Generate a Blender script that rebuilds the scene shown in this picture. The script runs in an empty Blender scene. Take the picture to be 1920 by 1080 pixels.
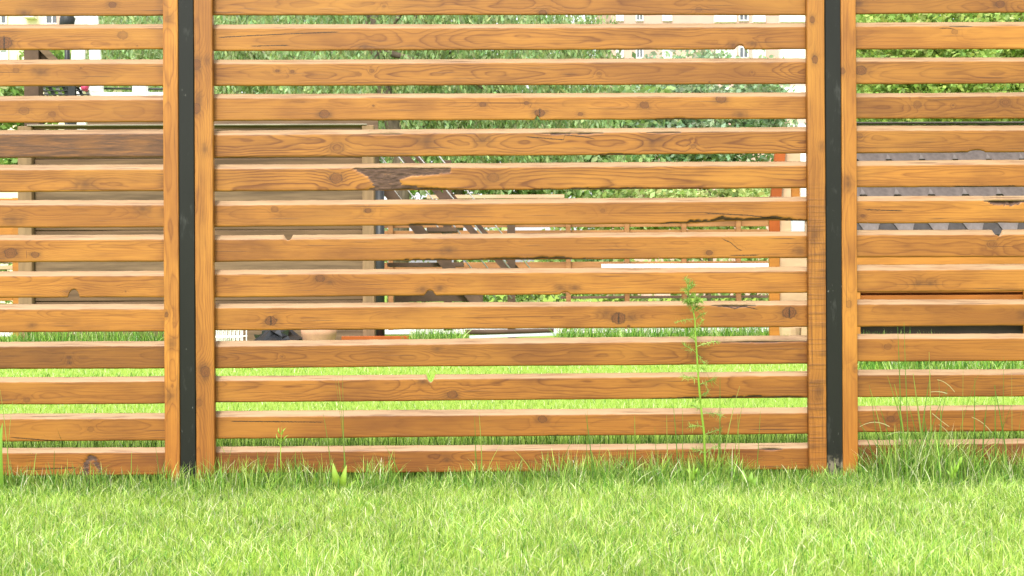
import bpy, math, random
import numpy as np
from mathutils import Matrix, Vector

sc = bpy.context.scene
col = sc.collection
rad = math.radians
rng = np.random.default_rng(7)
random.seed(7)

# ------------------------------------------------------------------ camera
DIST, FPX, HC = 4.5, 2143.0, 0.767
YAW, ROLL = rad(0.80), rad(-0.29)
cam = bpy.data.cameras.new('camera')
cam_o = bpy.data.objects.new('camera', cam)
col.objects.link(cam_o)
CPOS = Vector((0.0, -DIST, HC))
CR = Matrix.Rotation(-YAW, 3, 'Z') @ Matrix.Rotation(rad(90), 3, 'X') @ Matrix.Rotation(ROLL, 3, 'Z')
cam_o.matrix_world = Matrix.Translation(CPOS) @ CR.to_4x4()
cam.sensor_width = 36.0
cam.lens = 36.0 * FPX / 1920.0
cam.dof.use_dof = True; cam.dof.focus_distance = DIST - 0.02; cam.dof.aperture_fstop = 11.0
cam.clip_start, cam.clip_end = 0.05, 3000.0
sc.camera = cam_o

# ------------------------------------------------------------------ world, sun, exposure
SUN_EL, SUN_AZ = rad(56), rad(200)      # azimuth clockwise from +Y: the sun stands behind the camera
w = bpy.data.worlds.new('World'); sc.world = w; w.use_nodes = True
wn = w.node_tree.nodes; wl = w.node_tree.links
for n in list(wn): wn.remove(n)
sky = wn.new('ShaderNodeTexSky'); sky.sky_type = 'NISHITA'; sky.sun_disc = False
sky.sun_elevation = SUN_EL; sky.sun_rotation = SUN_AZ
sky.air_density = 1.0; sky.dust_density = 3.0; sky.ozone_density = 1.0
hs = wn.new('ShaderNodeHueSaturation'); hs.inputs['Saturation'].default_value = 0.10
bg = wn.new('ShaderNodeBackground'); bg.inputs['Strength'].default_value = 0.15
wo = wn.new('ShaderNodeOutputWorld')
wl.new(sky.outputs[0], hs.inputs['Color']); wl.new(hs.outputs[0], bg.inputs['Color']); wl.new(bg.outputs[0], wo.inputs['Surface'])
sun = bpy.data.lights.new('sun', 'SUN'); sun.energy = 1.5; sun.angle = rad(10); sun.color = (1.0, 0.95, 0.86)
sun_o = bpy.data.objects.new('sun', sun); col.objects.link(sun_o)
sd = Vector((math.sin(SUN_AZ) * math.cos(SUN_EL), math.cos(SUN_AZ) * math.cos(SUN_EL), math.sin(SUN_EL)))
sun_o.rotation_euler = sd.to_track_quat('Z', 'Y').to_euler()
sun_o.location = (0, -6, 12)
sc.view_settings.view_transform = 'Standard'
sc.view_settings.look = 'None'
sc.view_settings.exposure = 1.42
sc.view_settings.gamma = 1.0
sc.view_settings.use_curve_mapping = False

# ------------------------------------------------------------------ helpers
def at(px, py, Y):
    """point of the plane y=Y seen at photo pixel (px, py) of 1920x1080"""
    d = CR @ Vector(((px - 960) / FPX, -(py - 540) / FPX, -1.0))
    t = (Y - CPOS.y) / d.y
    return CPOS + d * t

def tag(o, label=None, cat=None, group=None, kind=None):
    if label: o['label'] = label
    if cat: o['category'] = cat
    if group: o['group'] = group
    if kind: o['kind'] = kind
    return o

def empty(name, loc, label, cat, group=None):
    o = bpy.data.objects.new(name, None); col.objects.link(o)
    o.location = loc; o.empty_display_size = 0.1
    return tag(o, label, cat, group)

def link(name, me, parent=None, mat=None):
    if mat is not None and not me.materials: me.materials.append(mat)
    o = bpy.data.objects.new(name, me); col.objects.link(o)
    if parent is not None:
        o.parent = parent
        o.matrix_parent_inverse = Matrix.Translation(-Vector(parent.location)) if parent.parent is None else Matrix.Identity(4)
    return o

class MB:
    """collects shapes in world coordinates into one mesh"""
    def __init__(s): s.v = []; s.f = []
    def add(s, vs, fs):
        b = len(s.v); s.v += [tuple(p) for p in vs]; s.f += [tuple(i + b for i in q) for q in fs]; return s
    def box(s, a, b, bev=0.0, rot=None, piv=None):
        x0, y0, z0 = [min(p, q) for p, q in zip(a, b)]; x1, y1, z1 = [max(p, q) for p, q in zip(a, b)]
        if bev <= 0:
            vs = [(x0,y0,z0),(x1,y0,z0),(x1,y1,z0),(x0,y1,z0),(x0,y0,z1),(x1,y0,z1),(x1,y1,z1),(x0,y1,z1)]
            fs = [(0,3,2,1),(4,5,6,7),(0,1,5,4),(1,2,6,5),(2,3,7,6),(3,0,4,7)]
        else:
            b_ = min(bev, (x1-x0)*.45, (y1-y0)*.45, (z1-z0)*.45)
            vs = []; idx = {}
            for i, sx in enumerate((-1, 1)):
                for j, sy in enumerate((-1, 1)):
                    for k, sz in enumerate((-1, 1)):
                        X = (x0, x1)[i]; Y = (y0, y1)[j]; Z = (z0, z1)[k]
                        idx[(sx,sy,sz,'x')] = len(vs); vs.append((X, Y - sy*b_, Z - sz*b_))
                        idx[(sx,sy,sz,'y')] = len(vs); vs.append((X - sx*b_, Y, Z - sz*b_))
                        idx[(sx,sy,sz,'z')] = len(vs); vs.append((X - sx*b_, Y - sy*b_, Z))
            g = lambda *a: idx[a]; fs = []
            for q in (-1, 1):
                fs.append((g(q,-1,-1,'x'), g(q,1,-1,'x'), g(q,1,1,'x'), g(q,-1,1,'x')))
                fs.append((g(-1,q,-1,'y'), g(1,q,-1,'y'), g(1,q,1,'y'), g(-1,q,1,'y')))
                fs.append((g(-1,-1,q,'z'), g(1,-1,q,'z'), g(1,1,q,'z'), g(-1,1,q,'z')))
                for r in (-1, 1):
                    fs.append((g(-1,q,r,'y'), g(1,q,r,'y'), g(1,q,r,'z'), g(-1,q,r,'z')))
                    fs.append((g(q,-1,r,'x'), g(q,1,r,'x'), g(q,1,r,'z'), g(q,-1,r,'z')))
                    fs.append((g(q,r,-1,'x'), g(q,r,1,'x'), g(q,r,1,'y'), g(q,r,-1,'y')))
                    for t in (-1, 1):
                        fs.append((g(q,r,t,'x'), g(q,r,t,'y'), g(q,r,t,'z')))
        if rot is not None:
            piv = Vector(piv); vs = [tuple(piv + rot @ (Vector(p) - piv)) for p in vs]
        return s.add(vs, fs)
    def beam(s, a, b, wx, wy, up=(0, 1, 0)):
        """bar from a to b: wy along 'up', wx across"""
        a = Vector(a); b = Vector(b); d = (b - a).normalized(); up = Vector(up)
        side = d.cross(up).normalized(); up = side.cross(d).normalized()
        o = [side*wx/2*i + up*wy/2*j for i, j in ((-1,-1),(1,-1),(1,1),(-1,1))]
        return s.add([a + q for q in o] + [b + q for q in o], [(0,3,2,1),(4,5,6,7),(0,1,5,4),(1,2,6,5),(2,3,7,6),(3,0,4,7)])
    def tube(s, pts, rs, n=8):
        pts = [Vector(p) for p in pts]; vs = []; fs = []
        for i, p in enumerate(pts):
            d = (pts[min(i+1, len(pts)-1)] - pts[max(i-1, 0)]).normalized()
            a = d.cross(Vector((0.13, 1, 0.07))).normalized(); b = d.cross(a)
            r = rs[i] if hasattr(rs, '__len__') else rs
            vs += [p + (a*math.cos(2*math.pi*k/n) + b*math.sin(2*math.pi*k/n))*r for k in range(n)]
        for i in range(len(pts)-1):
            for k in range(n):
                fs.append((i*n+k, i*n+(k+1) % n, (i+1)*n+(k+1) % n, (i+1)*n+k))
        fs.append(tuple(range(n))[::-1]); fs.append(tuple(range((len(pts)-1)*n, len(pts)*n)))
        return s.add(vs, fs)
    def build(s, name, mat, parent=None, smooth=False):
        me = bpy.data.meshes.new(name); me.from_pydata(s.v, [], s.f); me.update()
        import bmesh
        bm = bmesh.new(); bm.from_mesh(me); bmesh.ops.recalc_face_normals(bm, faces=bm.faces); bm.to_mesh(me); bm.free()
        if smooth: me.polygons.foreach_set('use_smooth', [True]*len(me.polygons))
        return link(name, me, parent, mat)

def raw_mesh(name, verts, loops, counts, attrs=None, smooth=False):
    me = bpy.data.meshes.new(name)
    verts = np.asarray(verts, np.float32); loops = np.asarray(loops, np.int32); counts = np.asarray(counts, np.int32)
    me.vertices.add(len(verts)); me.vertices.foreach_set('co', verts.ravel())
    me.loops.add(len(loops)); me.loops.foreach_set('vertex_index', loops)
    me.polygons.add(len(counts))
    starts = np.concatenate(([0], np.cumsum(counts)[:-1])).astype(np.int32)
    me.polygons.foreach_set('loop_start', starts)
    if smooth: me.polygons.foreach_set('use_smooth', np.ones(len(counts), bool))
    for k, a in (attrs or {}).items():
        a = np.asarray(a, np.float32)
        if a.ndim == 1:
            t = me.attributes.new(k, 'FLOAT', 'POINT'); t.data.foreach_set('value', a)
        else:
            t = me.attributes.new(k, 'FLOAT_VECTOR', 'POINT'); t.data.foreach_set('vector', a.ravel())
    me.update(calc_edges=True); me.validate()
    return me

def vnoise1(x, seed):
    r = np.random.default_rng(seed).uniform(-1, 1, 512)
    x = np.asarray(x, float) + 100.0; i = np.floor(x).astype(int); f = x - i; f = f*f*(3-2*f)
    return r[i % 512]*(1-f) + r[(i+1) % 512]*f
def vnoise2(x, y, seed):
    r = np.random.default_rng(seed).uniform(-1, 1, (128, 128))
    x = np.asarray(x, float)+200.; y = np.asarray(y, float)+200.
    i = np.floor(x).astype(int); j = np.floor(y).astype(int); f = x-i; g = y-j; f = f*f*(3-2*f); g = g*g*(3-2*g)
    a = r[i % 128, j % 128]; b = r[(i+1) % 128, j % 128]; c = r[i % 128, (j+1) % 128]; d = r[(i+1) % 128, (j+1) % 128]
    return (a*(1-f)+b*f)*(1-g) + (c*(1-f)+d*f)*g
def sstep(a, b, x):
    t = np.clip((x-a)/(b-a), 0, 1); return t*t*(3-2*t)
def in_poly(X, Y, poly):
    ins = np.zeros(X.shape, bool); n = len(poly)
    for i in range(n):
        x0, y0 = poly[i]; x1, y1 = poly[(i+1) % n]
        if y0 == y1: continue
        c = ((y0 > Y) != (y1 > Y)) & (X < (x1-x0)*(Y-y0)/(y1-y0)+x0)
        ins ^= c
    return ins

# ------------------------------------------------------------------ materials
class NT:
    def __init__(s, name):
        s.m = bpy.data.materials.new(name); s.m.use_nodes = True
        s.t = s.m.node_tree; s.n = s.t.nodes; s.l = s.t.links
        for n in list(s.n): s.n.remove(n)
        s.out = s.n.new('ShaderNodeOutputMaterial')
    def node(s, t, **kw):
        n = s.n.new(t)
        for k, v in kw.items(): setattr(n, k, v)
        return n
    def put(s, sock, v):
        if hasattr(v, 'is_output') or isinstance(v, bpy.types.NodeSocket): s.l.new(v, sock)
        elif isinstance(v, (tuple, list)) and len(v) == 3 and sock.type == 'RGBA': sock.default_value = (*v, 1)
        else: sock.default_value = v
    def attr(s, name, vec=False):
        n = s.node('ShaderNodeAttribute', attribute_name=name); return n.outputs['Vector' if vec else 'Fac']
    def math(s, op, a, b=0.0, c=None, clamp=False):
        n = s.node('ShaderNodeMath', operation=op, use_clamp=clamp); s.put(n.inputs[0], a); s.put(n.inputs[1], b)
        if c is not None: s.put(n.inputs[2], c)
        return n.outputs[0]
    def mix(s, f, a, b, mode='MIX'):
        n = s.node('ShaderNodeMix', data_type='RGBA', blend_type=mode)
        s.put(n.inputs[0], f); s.put(n.inputs[6], a); s.put(n.inputs[7], b); return n.outputs[2]
    def ramp(s, f, stops):
        n = s.node('ShaderNodeValToRGB'); s.put(n.inputs[0], f); e = n.color_ramp.elements
        while len(e) < len(stops): e.new(0.5)
        for q, (p, c) in zip(e, stops):
            q.position = p; q.color = (*c, 1) if not isinstance(c, (int, float)) else (c, c, c, 1)
        return n.outputs[0]
    def noise(s, vec, scale, detail=3.0, rough=0.55, dist=0.0):
        n = s.node('ShaderNodeTexNoise'); s.put(n.inputs['Scale'], scale); n.inputs['Detail'].default_value = detail
        n.inputs['Roughness'].default_value = rough; n.inputs['Distortion'].default_value = dist
        if vec is not None: s.l.new(vec, n.inputs['Vector'])
        return n.outputs['Fac']
    def vmul(s, vec, sc):
        n = s.node('ShaderNodeVectorMath', operation='MULTIPLY'); s.put(n.inputs[0], vec); n.inputs[1].default_value = sc; return n.outputs[0]
    def objco(s): return s.node('ShaderNodeTexCoord').outputs['Object']
    def bsdf(s, color, rough=0.6, bump=None, bstr=0.3, bdist=0.002, spec=0.5, metal=0.0, coat=0.0):
        b = s.node('ShaderNodeBsdfPrincipled'); s.put(b.inputs['Base Color'], color); s.put(b.inputs['Roughness'], rough)
        b.inputs['Specular IOR Level'].default_value = spec; b.inputs['Metallic'].default_value = metal
        b.inputs['Coat Weight'].default_value = coat
        if bump is not None:
            n = s.node('ShaderNodeBump'); n.inputs['Strength'].default_value = bstr; n.inputs['Distance'].default_value = bdist
            s.l.new(bump, n.inputs['Height']); s.l.new(n.outputs[0], b.inputs['Normal'])
        s.l.new(b.outputs[0], s.out.inputs['Surface']); return b

def wood_material(name, rough_sawn=False):
    t = NT(name)
    g = t.attr('grain', True)
    ring = t.attr('ring'); knot = t.attr('knot'); stain = t.attr('stain'); bark = t.attr('bark')
    sky_wear = t.attr('skylit_wear'); dark = t.attr('dark'); red = t.attr('red')
    n_f = t.noise(t.vmul(g, (2.2, 190, 190)), 1.0, 3.0, 0.7)         # fibres
    n_m = t.noise(t.vmul(g, (2.6, 46, 46)), 1.0, 3.0, 0.6)            # streaks
    n_l = t.noise(t.vmul(g, (2.6, 8, 8)), 1.0, 4.0, 0.62)             # patches of stain
    n_b = t.noise(t.vmul(g, (1.1, 3, 3)), 1.0, 2.0, 0.5)              # slow change along the board
    ph = t.math('FRACT', t.math('ADD', ring, t.math('MULTIPLY', n_m, 0.30)))
    late = t.ramp(ph, [(0.0, 0.35), (0.10, 0.0), (0.55, 0.06), (0.82, 0.50), (0.93, 1.0), (1.0, 0.35)])
    fig = t.attr('figure')
    pat = t.math('MULTIPLY', t.math('MULTIPLY', late, t.ramp(n_l, [(0.30, 0.45), (0.62, 1.0)])), fig, clamp=True)
    c = t.mix(pat, (0.352, 0.140, 0.0200), (0.130, 0.039, 0.0062))
    c = t.mix(t.math('MULTIPLY', t.ramp(n_f, [(0.39, 1.0), (0.53, 0.0)]), 0.45), c, (0.145, 0.048, 0.0080))
    n_s = t.noise(t.vmul(g, (0.9, 110, 110)), 1.0, 2.0, 0.5)
    c = t.mix(t.ramp(n_s, [(0.27, 0.75), (0.38, 0.0)]), c, (0.085, 0.027, 0.006))
    c = t.mix(t.ramp(n_m, [(0.52, 0.0), (0.68, 0.60)]), c, (0.390, 0.163, 0.0240))
    c = t.mix(t.ramp(n_l, [(0.48, 0.0), (0.74, 0.75)]), c, (0.140, 0.046, 0.0085))
    c = t.mix(t.ramp(n_b, [(0.46, 0.0), (0.66, 0.55)]), c, (0.172, 0.057, 0.0090))
    n_g = t.noise(t.vmul(g, (1.7, 6, 6)), 1.0, 3.0, 0.55)
    c = t.mix(t.ramp(n_g, [(0.50, 0.0), (0.68, 0.55)]), c, (0.415, 0.182, 0.0270))
    c = t.mix(t.math('MULTIPLY', red, 0.58), c, t.mix(1.0, c, (0.80, 0.64, 0.60), 'MULTIPLY'))
    tone = t.attr('tone')
    tn = t.node('ShaderNodeVectorMath', operation='SCALE'); t.l.new(c, tn.inputs[0]); t.l.new(tone, tn.inputs['Scale']); c = tn.outputs[0]
    st = t.math('MULTIPLY', stain, t.ramp(n_m, [(0.25, 0.45), (0.65, 1.0)]))
    c = t.mix(st, c, (0.058, 0.020, 0.008))
    kv = t.attr('kv', True); sp = t.node('ShaderNodeSeparateXYZ'); t.l.new(kv, sp.inputs[0])
    kx = t.math('MULTIPLY', sp.outputs[0], 0.8); ky = sp.outputs[1]; kk_ = sp.outputs[2]
    nk = t.noise(g, 95.0, 3.0, 0.6); nk2 = t.noise(g, 310.0, 2.0, 0.6)
    kd = t.math('SQRT', t.math('ADD', t.math('MULTIPLY', kx, kx), t.math('MULTIPLY', ky, ky)))
    kd = t.math('ADD', kd, t.math('MULTIPLY', t.math('SUBTRACT', nk, 0.5), 0.75))
    core = t.math('MULTIPLY', t.ramp(kd, [(0.82, 1.0), (0.98, 0.0)]), knot)
    krng = t.math('FRACT', t.math('MULTIPLY', kd, 3.2))
    kc = t.mix(krng, (0.165, 0.054, 0.013), (0.050, 0.016, 0.006))
    c = t.mix(t.math('MULTIPLY', core, 0.82), c, kc)
    rim = t.math('MULTIPLY', t.math('MULTIPLY', t.ramp(t.math('ABSOLUTE', t.math('SUBTRACT', kd, 0.92)), [(0.05, 1.0), (0.17, 0.0)]), knot), t.ramp(nk2, [(0.38, 0.25), (0.6, 1.0)]))
    c = t.mix(t.math('MULTIPLY', rim, 0.85), c, (0.050, 0.018, 0.008))
    kcx = t.math('ABSOLUTE', t.math('ADD', kx, t.math('MULTIPLY', t.math('SUBTRACT', nk2, 0.5), 0.55)))
    kck = t.math('MULTIPLY', t.math('MULTIPLY', t.ramp(kcx, [(0.05, 1.0), (0.14, 0.0)]), t.ramp(kd, [(0.72, 1.0), (0.9, 0.0)])), kk_)
    c = t.mix(kck, c, (0.020, 0.009, 0.005))
    cb = t.noise(t.vmul(g, (30, 200, 200)), 1.0, 4.0, 0.65)
    bark = t.ramp(t.math('ADD', bark, t.math('MULTIPLY', t.math('SUBTRACT', t.noise(t.vmul(g, (14, 130, 130)), 1.0, 4.0, 0.6), 0.5), 2.2)), [(0.30, 0.0), (0.66, 1.0)])
    bark = t.math('MULTIPLY', bark, t.ramp(t.attr('bark'), [(0.02, 0.0), (0.25, 1.0)]))
    c = t.mix(bark, c, t.ramp(cb, [(0.30, (0.035, 0.018, 0.012)), (0.52, (0.090, 0.046, 0.030)), (0.66, (0.130, 0.070, 0.045)), (0.78, (0.30, 0.19, 0.13))]))
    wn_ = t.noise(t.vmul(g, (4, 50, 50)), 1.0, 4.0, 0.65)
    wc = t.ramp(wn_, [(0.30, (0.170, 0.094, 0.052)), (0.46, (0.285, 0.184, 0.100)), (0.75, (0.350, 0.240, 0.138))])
    c = t.mix(t.math('MULTIPLY', sky_wear, 0.90), c, wc)  # sky light on the upper bevel put into a paler colour, with some bleaching
    dk = t.ramp(t.noise(t.vmul(g, (7, 80, 80)), 1.0, 4.0, 0.75), [(0.3, (0.045, 0.020, 0.010)), (0.52, (0.115, 0.048, 0.020)), (0.72, (0.25, 0.098, 0.026))])
    c = t.mix(dark, c, dk)
    crack = t.noise(t.vmul(g, (3.2, 170, 170)), 1.0, 2.0, 0.4)
    ck = t.math('MULTIPLY', t.ramp(crack, [(0.27, 1.0), (0.33, 0.0)]), 0.85)
    c = t.mix(ck, c, (0.075, 0.028, 0.010))
    cw = t.math('ABSOLUTE', t.math('ADD', t.attr('cdist'), t.math('MULTIPLY', t.math('SUBTRACT', t.noise(g, 130.0, 3.0, 0.65), 0.5), 2.6)))
    cl = t.math('MULTIPLY', t.ramp(t.math('MULTIPLY', cw, 0.25), [(0.10, 1.0), (0.30, 0.0)]), t.attr('cwt'))
    c = t.mix(cl, c, (0.020, 0.009, 0.005))
    h = t.math('ADD', t.math('MULTIPLY', n_f, 0.5), t.math('MULTIPLY', late, 0.25))
    h = t.math('SUBTRACT', h, t.math('MULTIPLY', ck, 0.8))
    h = t.math('ADD', h, t.math('MULTIPLY', t.math('MULTIPLY', bark, cb), 3.0))
    if rough_sawn:
        sm = t.noise(t.vmul(g, (100, 3.5, 3.5)), 1.0, 2.0, 0.55)
        msk = t.attr('saw')
        sl = t.math('MULTIPLY', t.ramp(sm, [(0.36, 1.0), (0.52, 0.0)]), msk)
        blot = t.math('MULTIPLY', t.ramp(t.noise(t.vmul(g, (14, 14, 14)), 1.0, 3.0, 0.6), [(0.35, 0.4), (0.6, 1.0)]), sl)
        c = t.mix(t.math('MULTIPLY', blot, 0.75), c, (0.085, 0.032, 0.011))
        h = t.math('SUBTRACT', h, t.math('MULTIPLY', sl, 1.2))
    rg = t.math('ADD', 0.40, t.math('MULTIPLY', n_l, 0.18))
    rg = t.math('ADD', rg, t.math('MULTIPLY', sky_wear, 0.12))
    rg = t.math('ADD', rg, t.math('MULTIPLY', bark, 0.3))
    t.bsdf(c, rg, h, 0.35, 0.0012, spec=0.4)
    return t.m

def blade_material(name, rough=0.45, trans=0.45, spec=0.35):
    t = NT(name)
    c = t.attr('tint', True)
    b = t.node('ShaderNodeBsdfPrincipled'); t.l.new(c, b.inputs['Base Color']); b.inputs['Roughness'].default_value = rough
    b.inputs['Specular IOR Level'].default_value = spec
    tr = t.node('ShaderNodeBsdfTranslucent'); t.l.new(t.mix(1.0, c, (1.0, 1.0, 0.75), 'MULTIPLY'), tr.inputs['Color'])
    mx = t.node('ShaderNodeMixShader'); mx.inputs[0].default_value = trans
    t.l.new(b.outputs[0], mx.inputs[1]); t.l.new(tr.outputs[0], mx.inputs[2]); t.l.new(mx.outputs[0], t.out.inputs['Surface'])
    return t.m

def plain(name, color, rough=0.7, var=0.25, scale=4.0, stretch=(1, 1, 1), spec=0.3, bump=0.15, metal=0.0, second=None):
    t = NT(name); o = t.vmul(t.objco(), stretch)
    n1 = t.noise(o, scale, 4.0, 0.6); n2 = t.noise(o, scale*7, 3.0, 0.6)
    lo = second or tuple(x*(1-var) for x in color); hi = tuple(min(1, x*(1+var*0.5)) for x in color)
    c = t.mix(t.ramp(n1, [(0.35, 0.0), (0.65, 1.0)]), lo, hi)
    c = t.mix(t.math('MULTIPLY', n2, var), c, tuple(x*0.6 for x in color))
    t.bsdf(c, rough, n2, bump, 0.003, spec=spec, metal=metal)
    return t.m

M = {}
M['wood'] = wood_material('stained_pine')
M['wood_sawn'] = wood_material('rough_sawn_stained_pine', True)
M['grass'] = blade_material('lawn_grass', 0.42, 0.45, 0.4)
M['leaf'] = blade_material('tree_leaf', 0.5, 0.40, 0.35)
M['weed'] = blade_material('weed_leaf', 0.45, 0.40, 0.35)

def steel():
    t = NT('black_painted_steel'); o = t.objco(); g = t.node('ShaderNodeNewGeometry').outputs['Position']
    n1 = t.noise(t.vmul(o, (1, 1, 0.25)), 9.0, 4.0, 0.6)
    c = t.mix(n1, (0.0090, 0.0092, 0.0080), (0.0170, 0.0172, 0.0145))
    chips = t.noise(t.vmul(o, (1, 1, 0.5)), 95.0, 2.0, 0.5)
    area = t.noise(o, 5.0, 3.0, 0.6)
    cm = t.math('MULTIPLY', t.ramp(chips, [(0.72, 0.0), (0.77, 1.0)]), t.ramp(area, [(0.46, 0.0), (0.58, 1.0)]))
    c = t.mix(t.math('MULTIPLY', cm, 0.6), c, (0.22, 0.215, 0.20))
    haze = t.math('MULTIPLY', t.ramp(t.noise(t.vmul(o, (1.4, 1.4, 0.5)), 16.0, 4.0, 0.7), [(0.60, 0.0), (0.78, 1.0)]), 0.22)
    c = t.mix(haze, c, (0.16, 0.16, 0.155))
    sx = t.node('ShaderNodeSeparateXYZ'); t.l.new(g, sx.inputs[0])
    zz = t.math('SUBTRACT', sx.outputs[2], t.math('MULTIPLY', t.noise(o, 11.0, 4.0, 0.65), 0.13))
    mud = t.ramp(zz, [(0.0, 1.0), (0.05, 0.0)])
    spl = t.ramp(t.noise(t.vmul(o, (1, 1, .6)), 55.0, 5.0, 0.7), [(0.44, 0.0), (0.58, 1.0)])
    mm = t.math('MULTIPLY', mud, t.math('ADD', 0.05, spl), clamp=True)
    mm = t.math('MULTIPLY', mm, t.attr('muddy'))
    c = t.mix(mm, c, t.mix(n1, (0.10, 0.085, 0.06), (0.26, 0.22, 0.155)))
    t.bsdf(c, t.math('ADD', 0.42, t.math('MULTIPLY', mm, 0.45)), n1, 0.12, 0.001, spec=0.22)
    return t.m
M['steel'] = steel()

def soil():
    t = NT('lawn_soil'); g = t.node('ShaderNodeNewGeometry').outputs['Position']
    n = t.noise(g, 0.6, 5.0, 0.6); n2 = t.noise(g, 14.0, 4.0, 0.65)
    c = t.mix(n2, (0.150, 0.250, 0.030), (0.270, 0.400, 0.055))
    c = t.mix(t.ramp(n, [(0.4, 0.0), (0.7, 0.4)]), c, (0.27, 0.33, 0.07))
    t.bsdf(c, 0.9, n2, 0.4, 0.02, spec=0.1)
    return t.m
M['soil'] = soil()

# ------------------------------------------------------------------ ground
def ground():
    me = bpy.data.meshes.new('lawn')
    S = 900.0
    me.from_pydata([(-S, -60, 0), (S, -60, 0), (S, S, 0), (-S, S, 0)], [], [(0, 1, 2, 3)])
    return tag(link('lawn', me, None, M['soil']), 'mown green lawn on both sides of the slatted fence', None, None, 'structure')
ground()

# ------------------------------------------------------------------ grass blades
def blades(name, xy, h, wd, lean, tint, tiptint, segs=3, droop=1.0, facing=None, curve_pow=1.7, z0=-0.004):
    n = len(xy); 
    ph = rng.uniform(0, 2*np.pi, n)                           # direction of lean
    fa = rng.uniform(0, 2*np.pi, n) if facing is None else facing
    K = 2*segs + 1
    V = np.zeros((n, K, 3), np.float32); T = np.zeros((n, K, 3), np.float32)
    for s in range(segs + 1):
        f = s/segs
        off = lean*h*(f**curve_pow)
        z = h*(f - 0.30*droop*lean*f**2.5)
        cx = xy[:, 0] + np.cos(ph)*off; cy = xy[:, 1] + np.sin(ph)*off
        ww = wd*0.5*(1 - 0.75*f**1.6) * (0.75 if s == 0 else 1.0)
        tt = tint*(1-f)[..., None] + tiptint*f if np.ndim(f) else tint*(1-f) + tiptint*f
        if s < segs:
            V[:, 2*s, 0] = cx - np.cos(fa)*ww; V[:, 2*s, 1] = cy - np.sin(fa)*ww; V[:, 2*s, 2] = z + z0
            V[:, 2*s+1, 0] = cx + np.cos(fa)*ww; V[:, 2*s+1, 1] = cy + np.sin(fa)*ww; V[:, 2*s+1, 2] = z + z0
            T[:, 2*s] = tt; T[:, 2*s+1] = tt
        else:
            V[:, K-1, 0] = cx; V[:, K-1, 1] = cy; V[:, K-1, 2] = z + z0; T[:, K-1] = tt
    pat = []; cnt = []
    for s in range(segs-1):
        pat += [2*s, 2*s+1, 2*s+3, 2*s+2]; cnt.append(4)
    pat += [2*segs-2, 2*segs-1, 2*segs]; cnt.append(3)
    loops = (np.arange(n)[:, None]*K + np.array(pat)[None]).ravel()
    counts = np.tile(cnt, n)
    return raw_mesh(name, V.reshape(-1, 3), loops, counts, {'tint': T.reshape(-1, 3)}, smooth=True)

GREENS = np.array([(0.215, 0.370, 0.060), (0.115, 0.272, 0.042), (0.320, 0.460, 0.095), (0.405, 0.510, 0.175), (0.57, 0.62, 0.38), (0.070, 0.180, 0.028)])
def pick(n, p, spread=0.26):
    i = rng.choice(len(GREENS), n, p=p); c = GREENS[i]*(1 + rng.normal(0, spread, (n, 1))); return np.clip(c, 0.01, 0.7)

def lawn_front():
    n = 170000
    X = rng.uniform(-2.75, 2.75, n); Y = -0.02 - 2.1*rng.random(n)
    dens = 0.70 + 0.30*vnoise2(X*6, Y*6, 3)
    keep = rng.random(n) < dens; X, Y = X[keep], Y[keep]; n = len(X)
    near = np.exp(-((Y + 0.0)/0.20)**2)                     # taller, greener along the fence foot; contact shadow partly in the darker tint
    patch = vnoise2(X*2.2, Y*2.2, 5); pt2 = vnoise2(X*9, Y*9, 8)
    h = (0.034 + 0.024*rng.random(n) + 0.010*patch + 0.008*pt2)*(1 + 0.75*near*rng.random(n))
    wd = rng.uniform(0.0015, 0.0036, n)
    lean = np.abs(rng.normal(0.60, 0.42, n))
    c = pick(n, [.23, .15, .27, .19, .11, .05])*1.14
    cn = pick(n, [.34, .34, .10, .04, .02, .16])
    m = (rng.random(n) < near*1.0)[:, None]
    c = np.where(m, cn, c)
    c *= (1 + 0.22*pt2 + 0.14*patch)[:, None]
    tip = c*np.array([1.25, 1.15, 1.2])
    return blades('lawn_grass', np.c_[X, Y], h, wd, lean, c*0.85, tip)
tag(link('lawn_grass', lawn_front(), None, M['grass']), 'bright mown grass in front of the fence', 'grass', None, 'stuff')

def dry_blades():
    n = 900; X = rng.uniform(-2.6, 2.6, n); Y = -0.12 - 1.9*rng.random(n)
    c = np.array((0.56, 0.56, 0.36))*(1 + rng.normal(0, .15, (n, 1)))
    return blades('dry_grass', np.c_[X, Y], rng.uniform(.045, .085, n), rng.uniform(.0014, .0026, n), rng.uniform(.7, 1.6, n), c, c*1.15, segs=4)
tag(link('dry_grass', dry_blades(), None, M['grass']), 'pale dry bent blades scattered through the front lawn', 'grass', None, 'stuff')

def tall_front():
    xs = []; 
    # fringe of uncut grass along the foot of the fence, thicker where the photo has it
    for (a, b, n, hm) in ((-2.4, 2.4, 2600, .085), (-1.15, -.62, 420, .135), (-.52, -.40, 130, .13), (.18, .95, 900, .145), (1.50, 1.78, 420, .22), (-2.02, -1.5, 260, .11), (-1.0, -.75, 120, .13), (-.1, .2, 130, .12), (.25, .95, 700, .13), (1.4, 2.1, 1000, .155), (1.55, 1.85, 420, .22), (-1.3, -1.15, 120, .12)):
        x = rng.uniform(a, b, n); y = -0.025 - np.abs(rng.normal(0, 0.07, n)); xs.append(np.c_[x, y, np.full(n, hm)])
    A = np.concatenate(xs); n = len(A)
    h = A[:, 2]*rng.uniform(0.35, 1.15, n)
    c = pick(n, [.34, .22, .20, .08, .08, .08]); 
    return blades('tall_grass', A[:, :2], h, rng.uniform(0.0022, 0.0052, n), np.abs(rng.normal(0.35, 0.28, n)), c*0.95, c*np.array([1.35, 1.25, 1.3]), segs=4)
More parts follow.
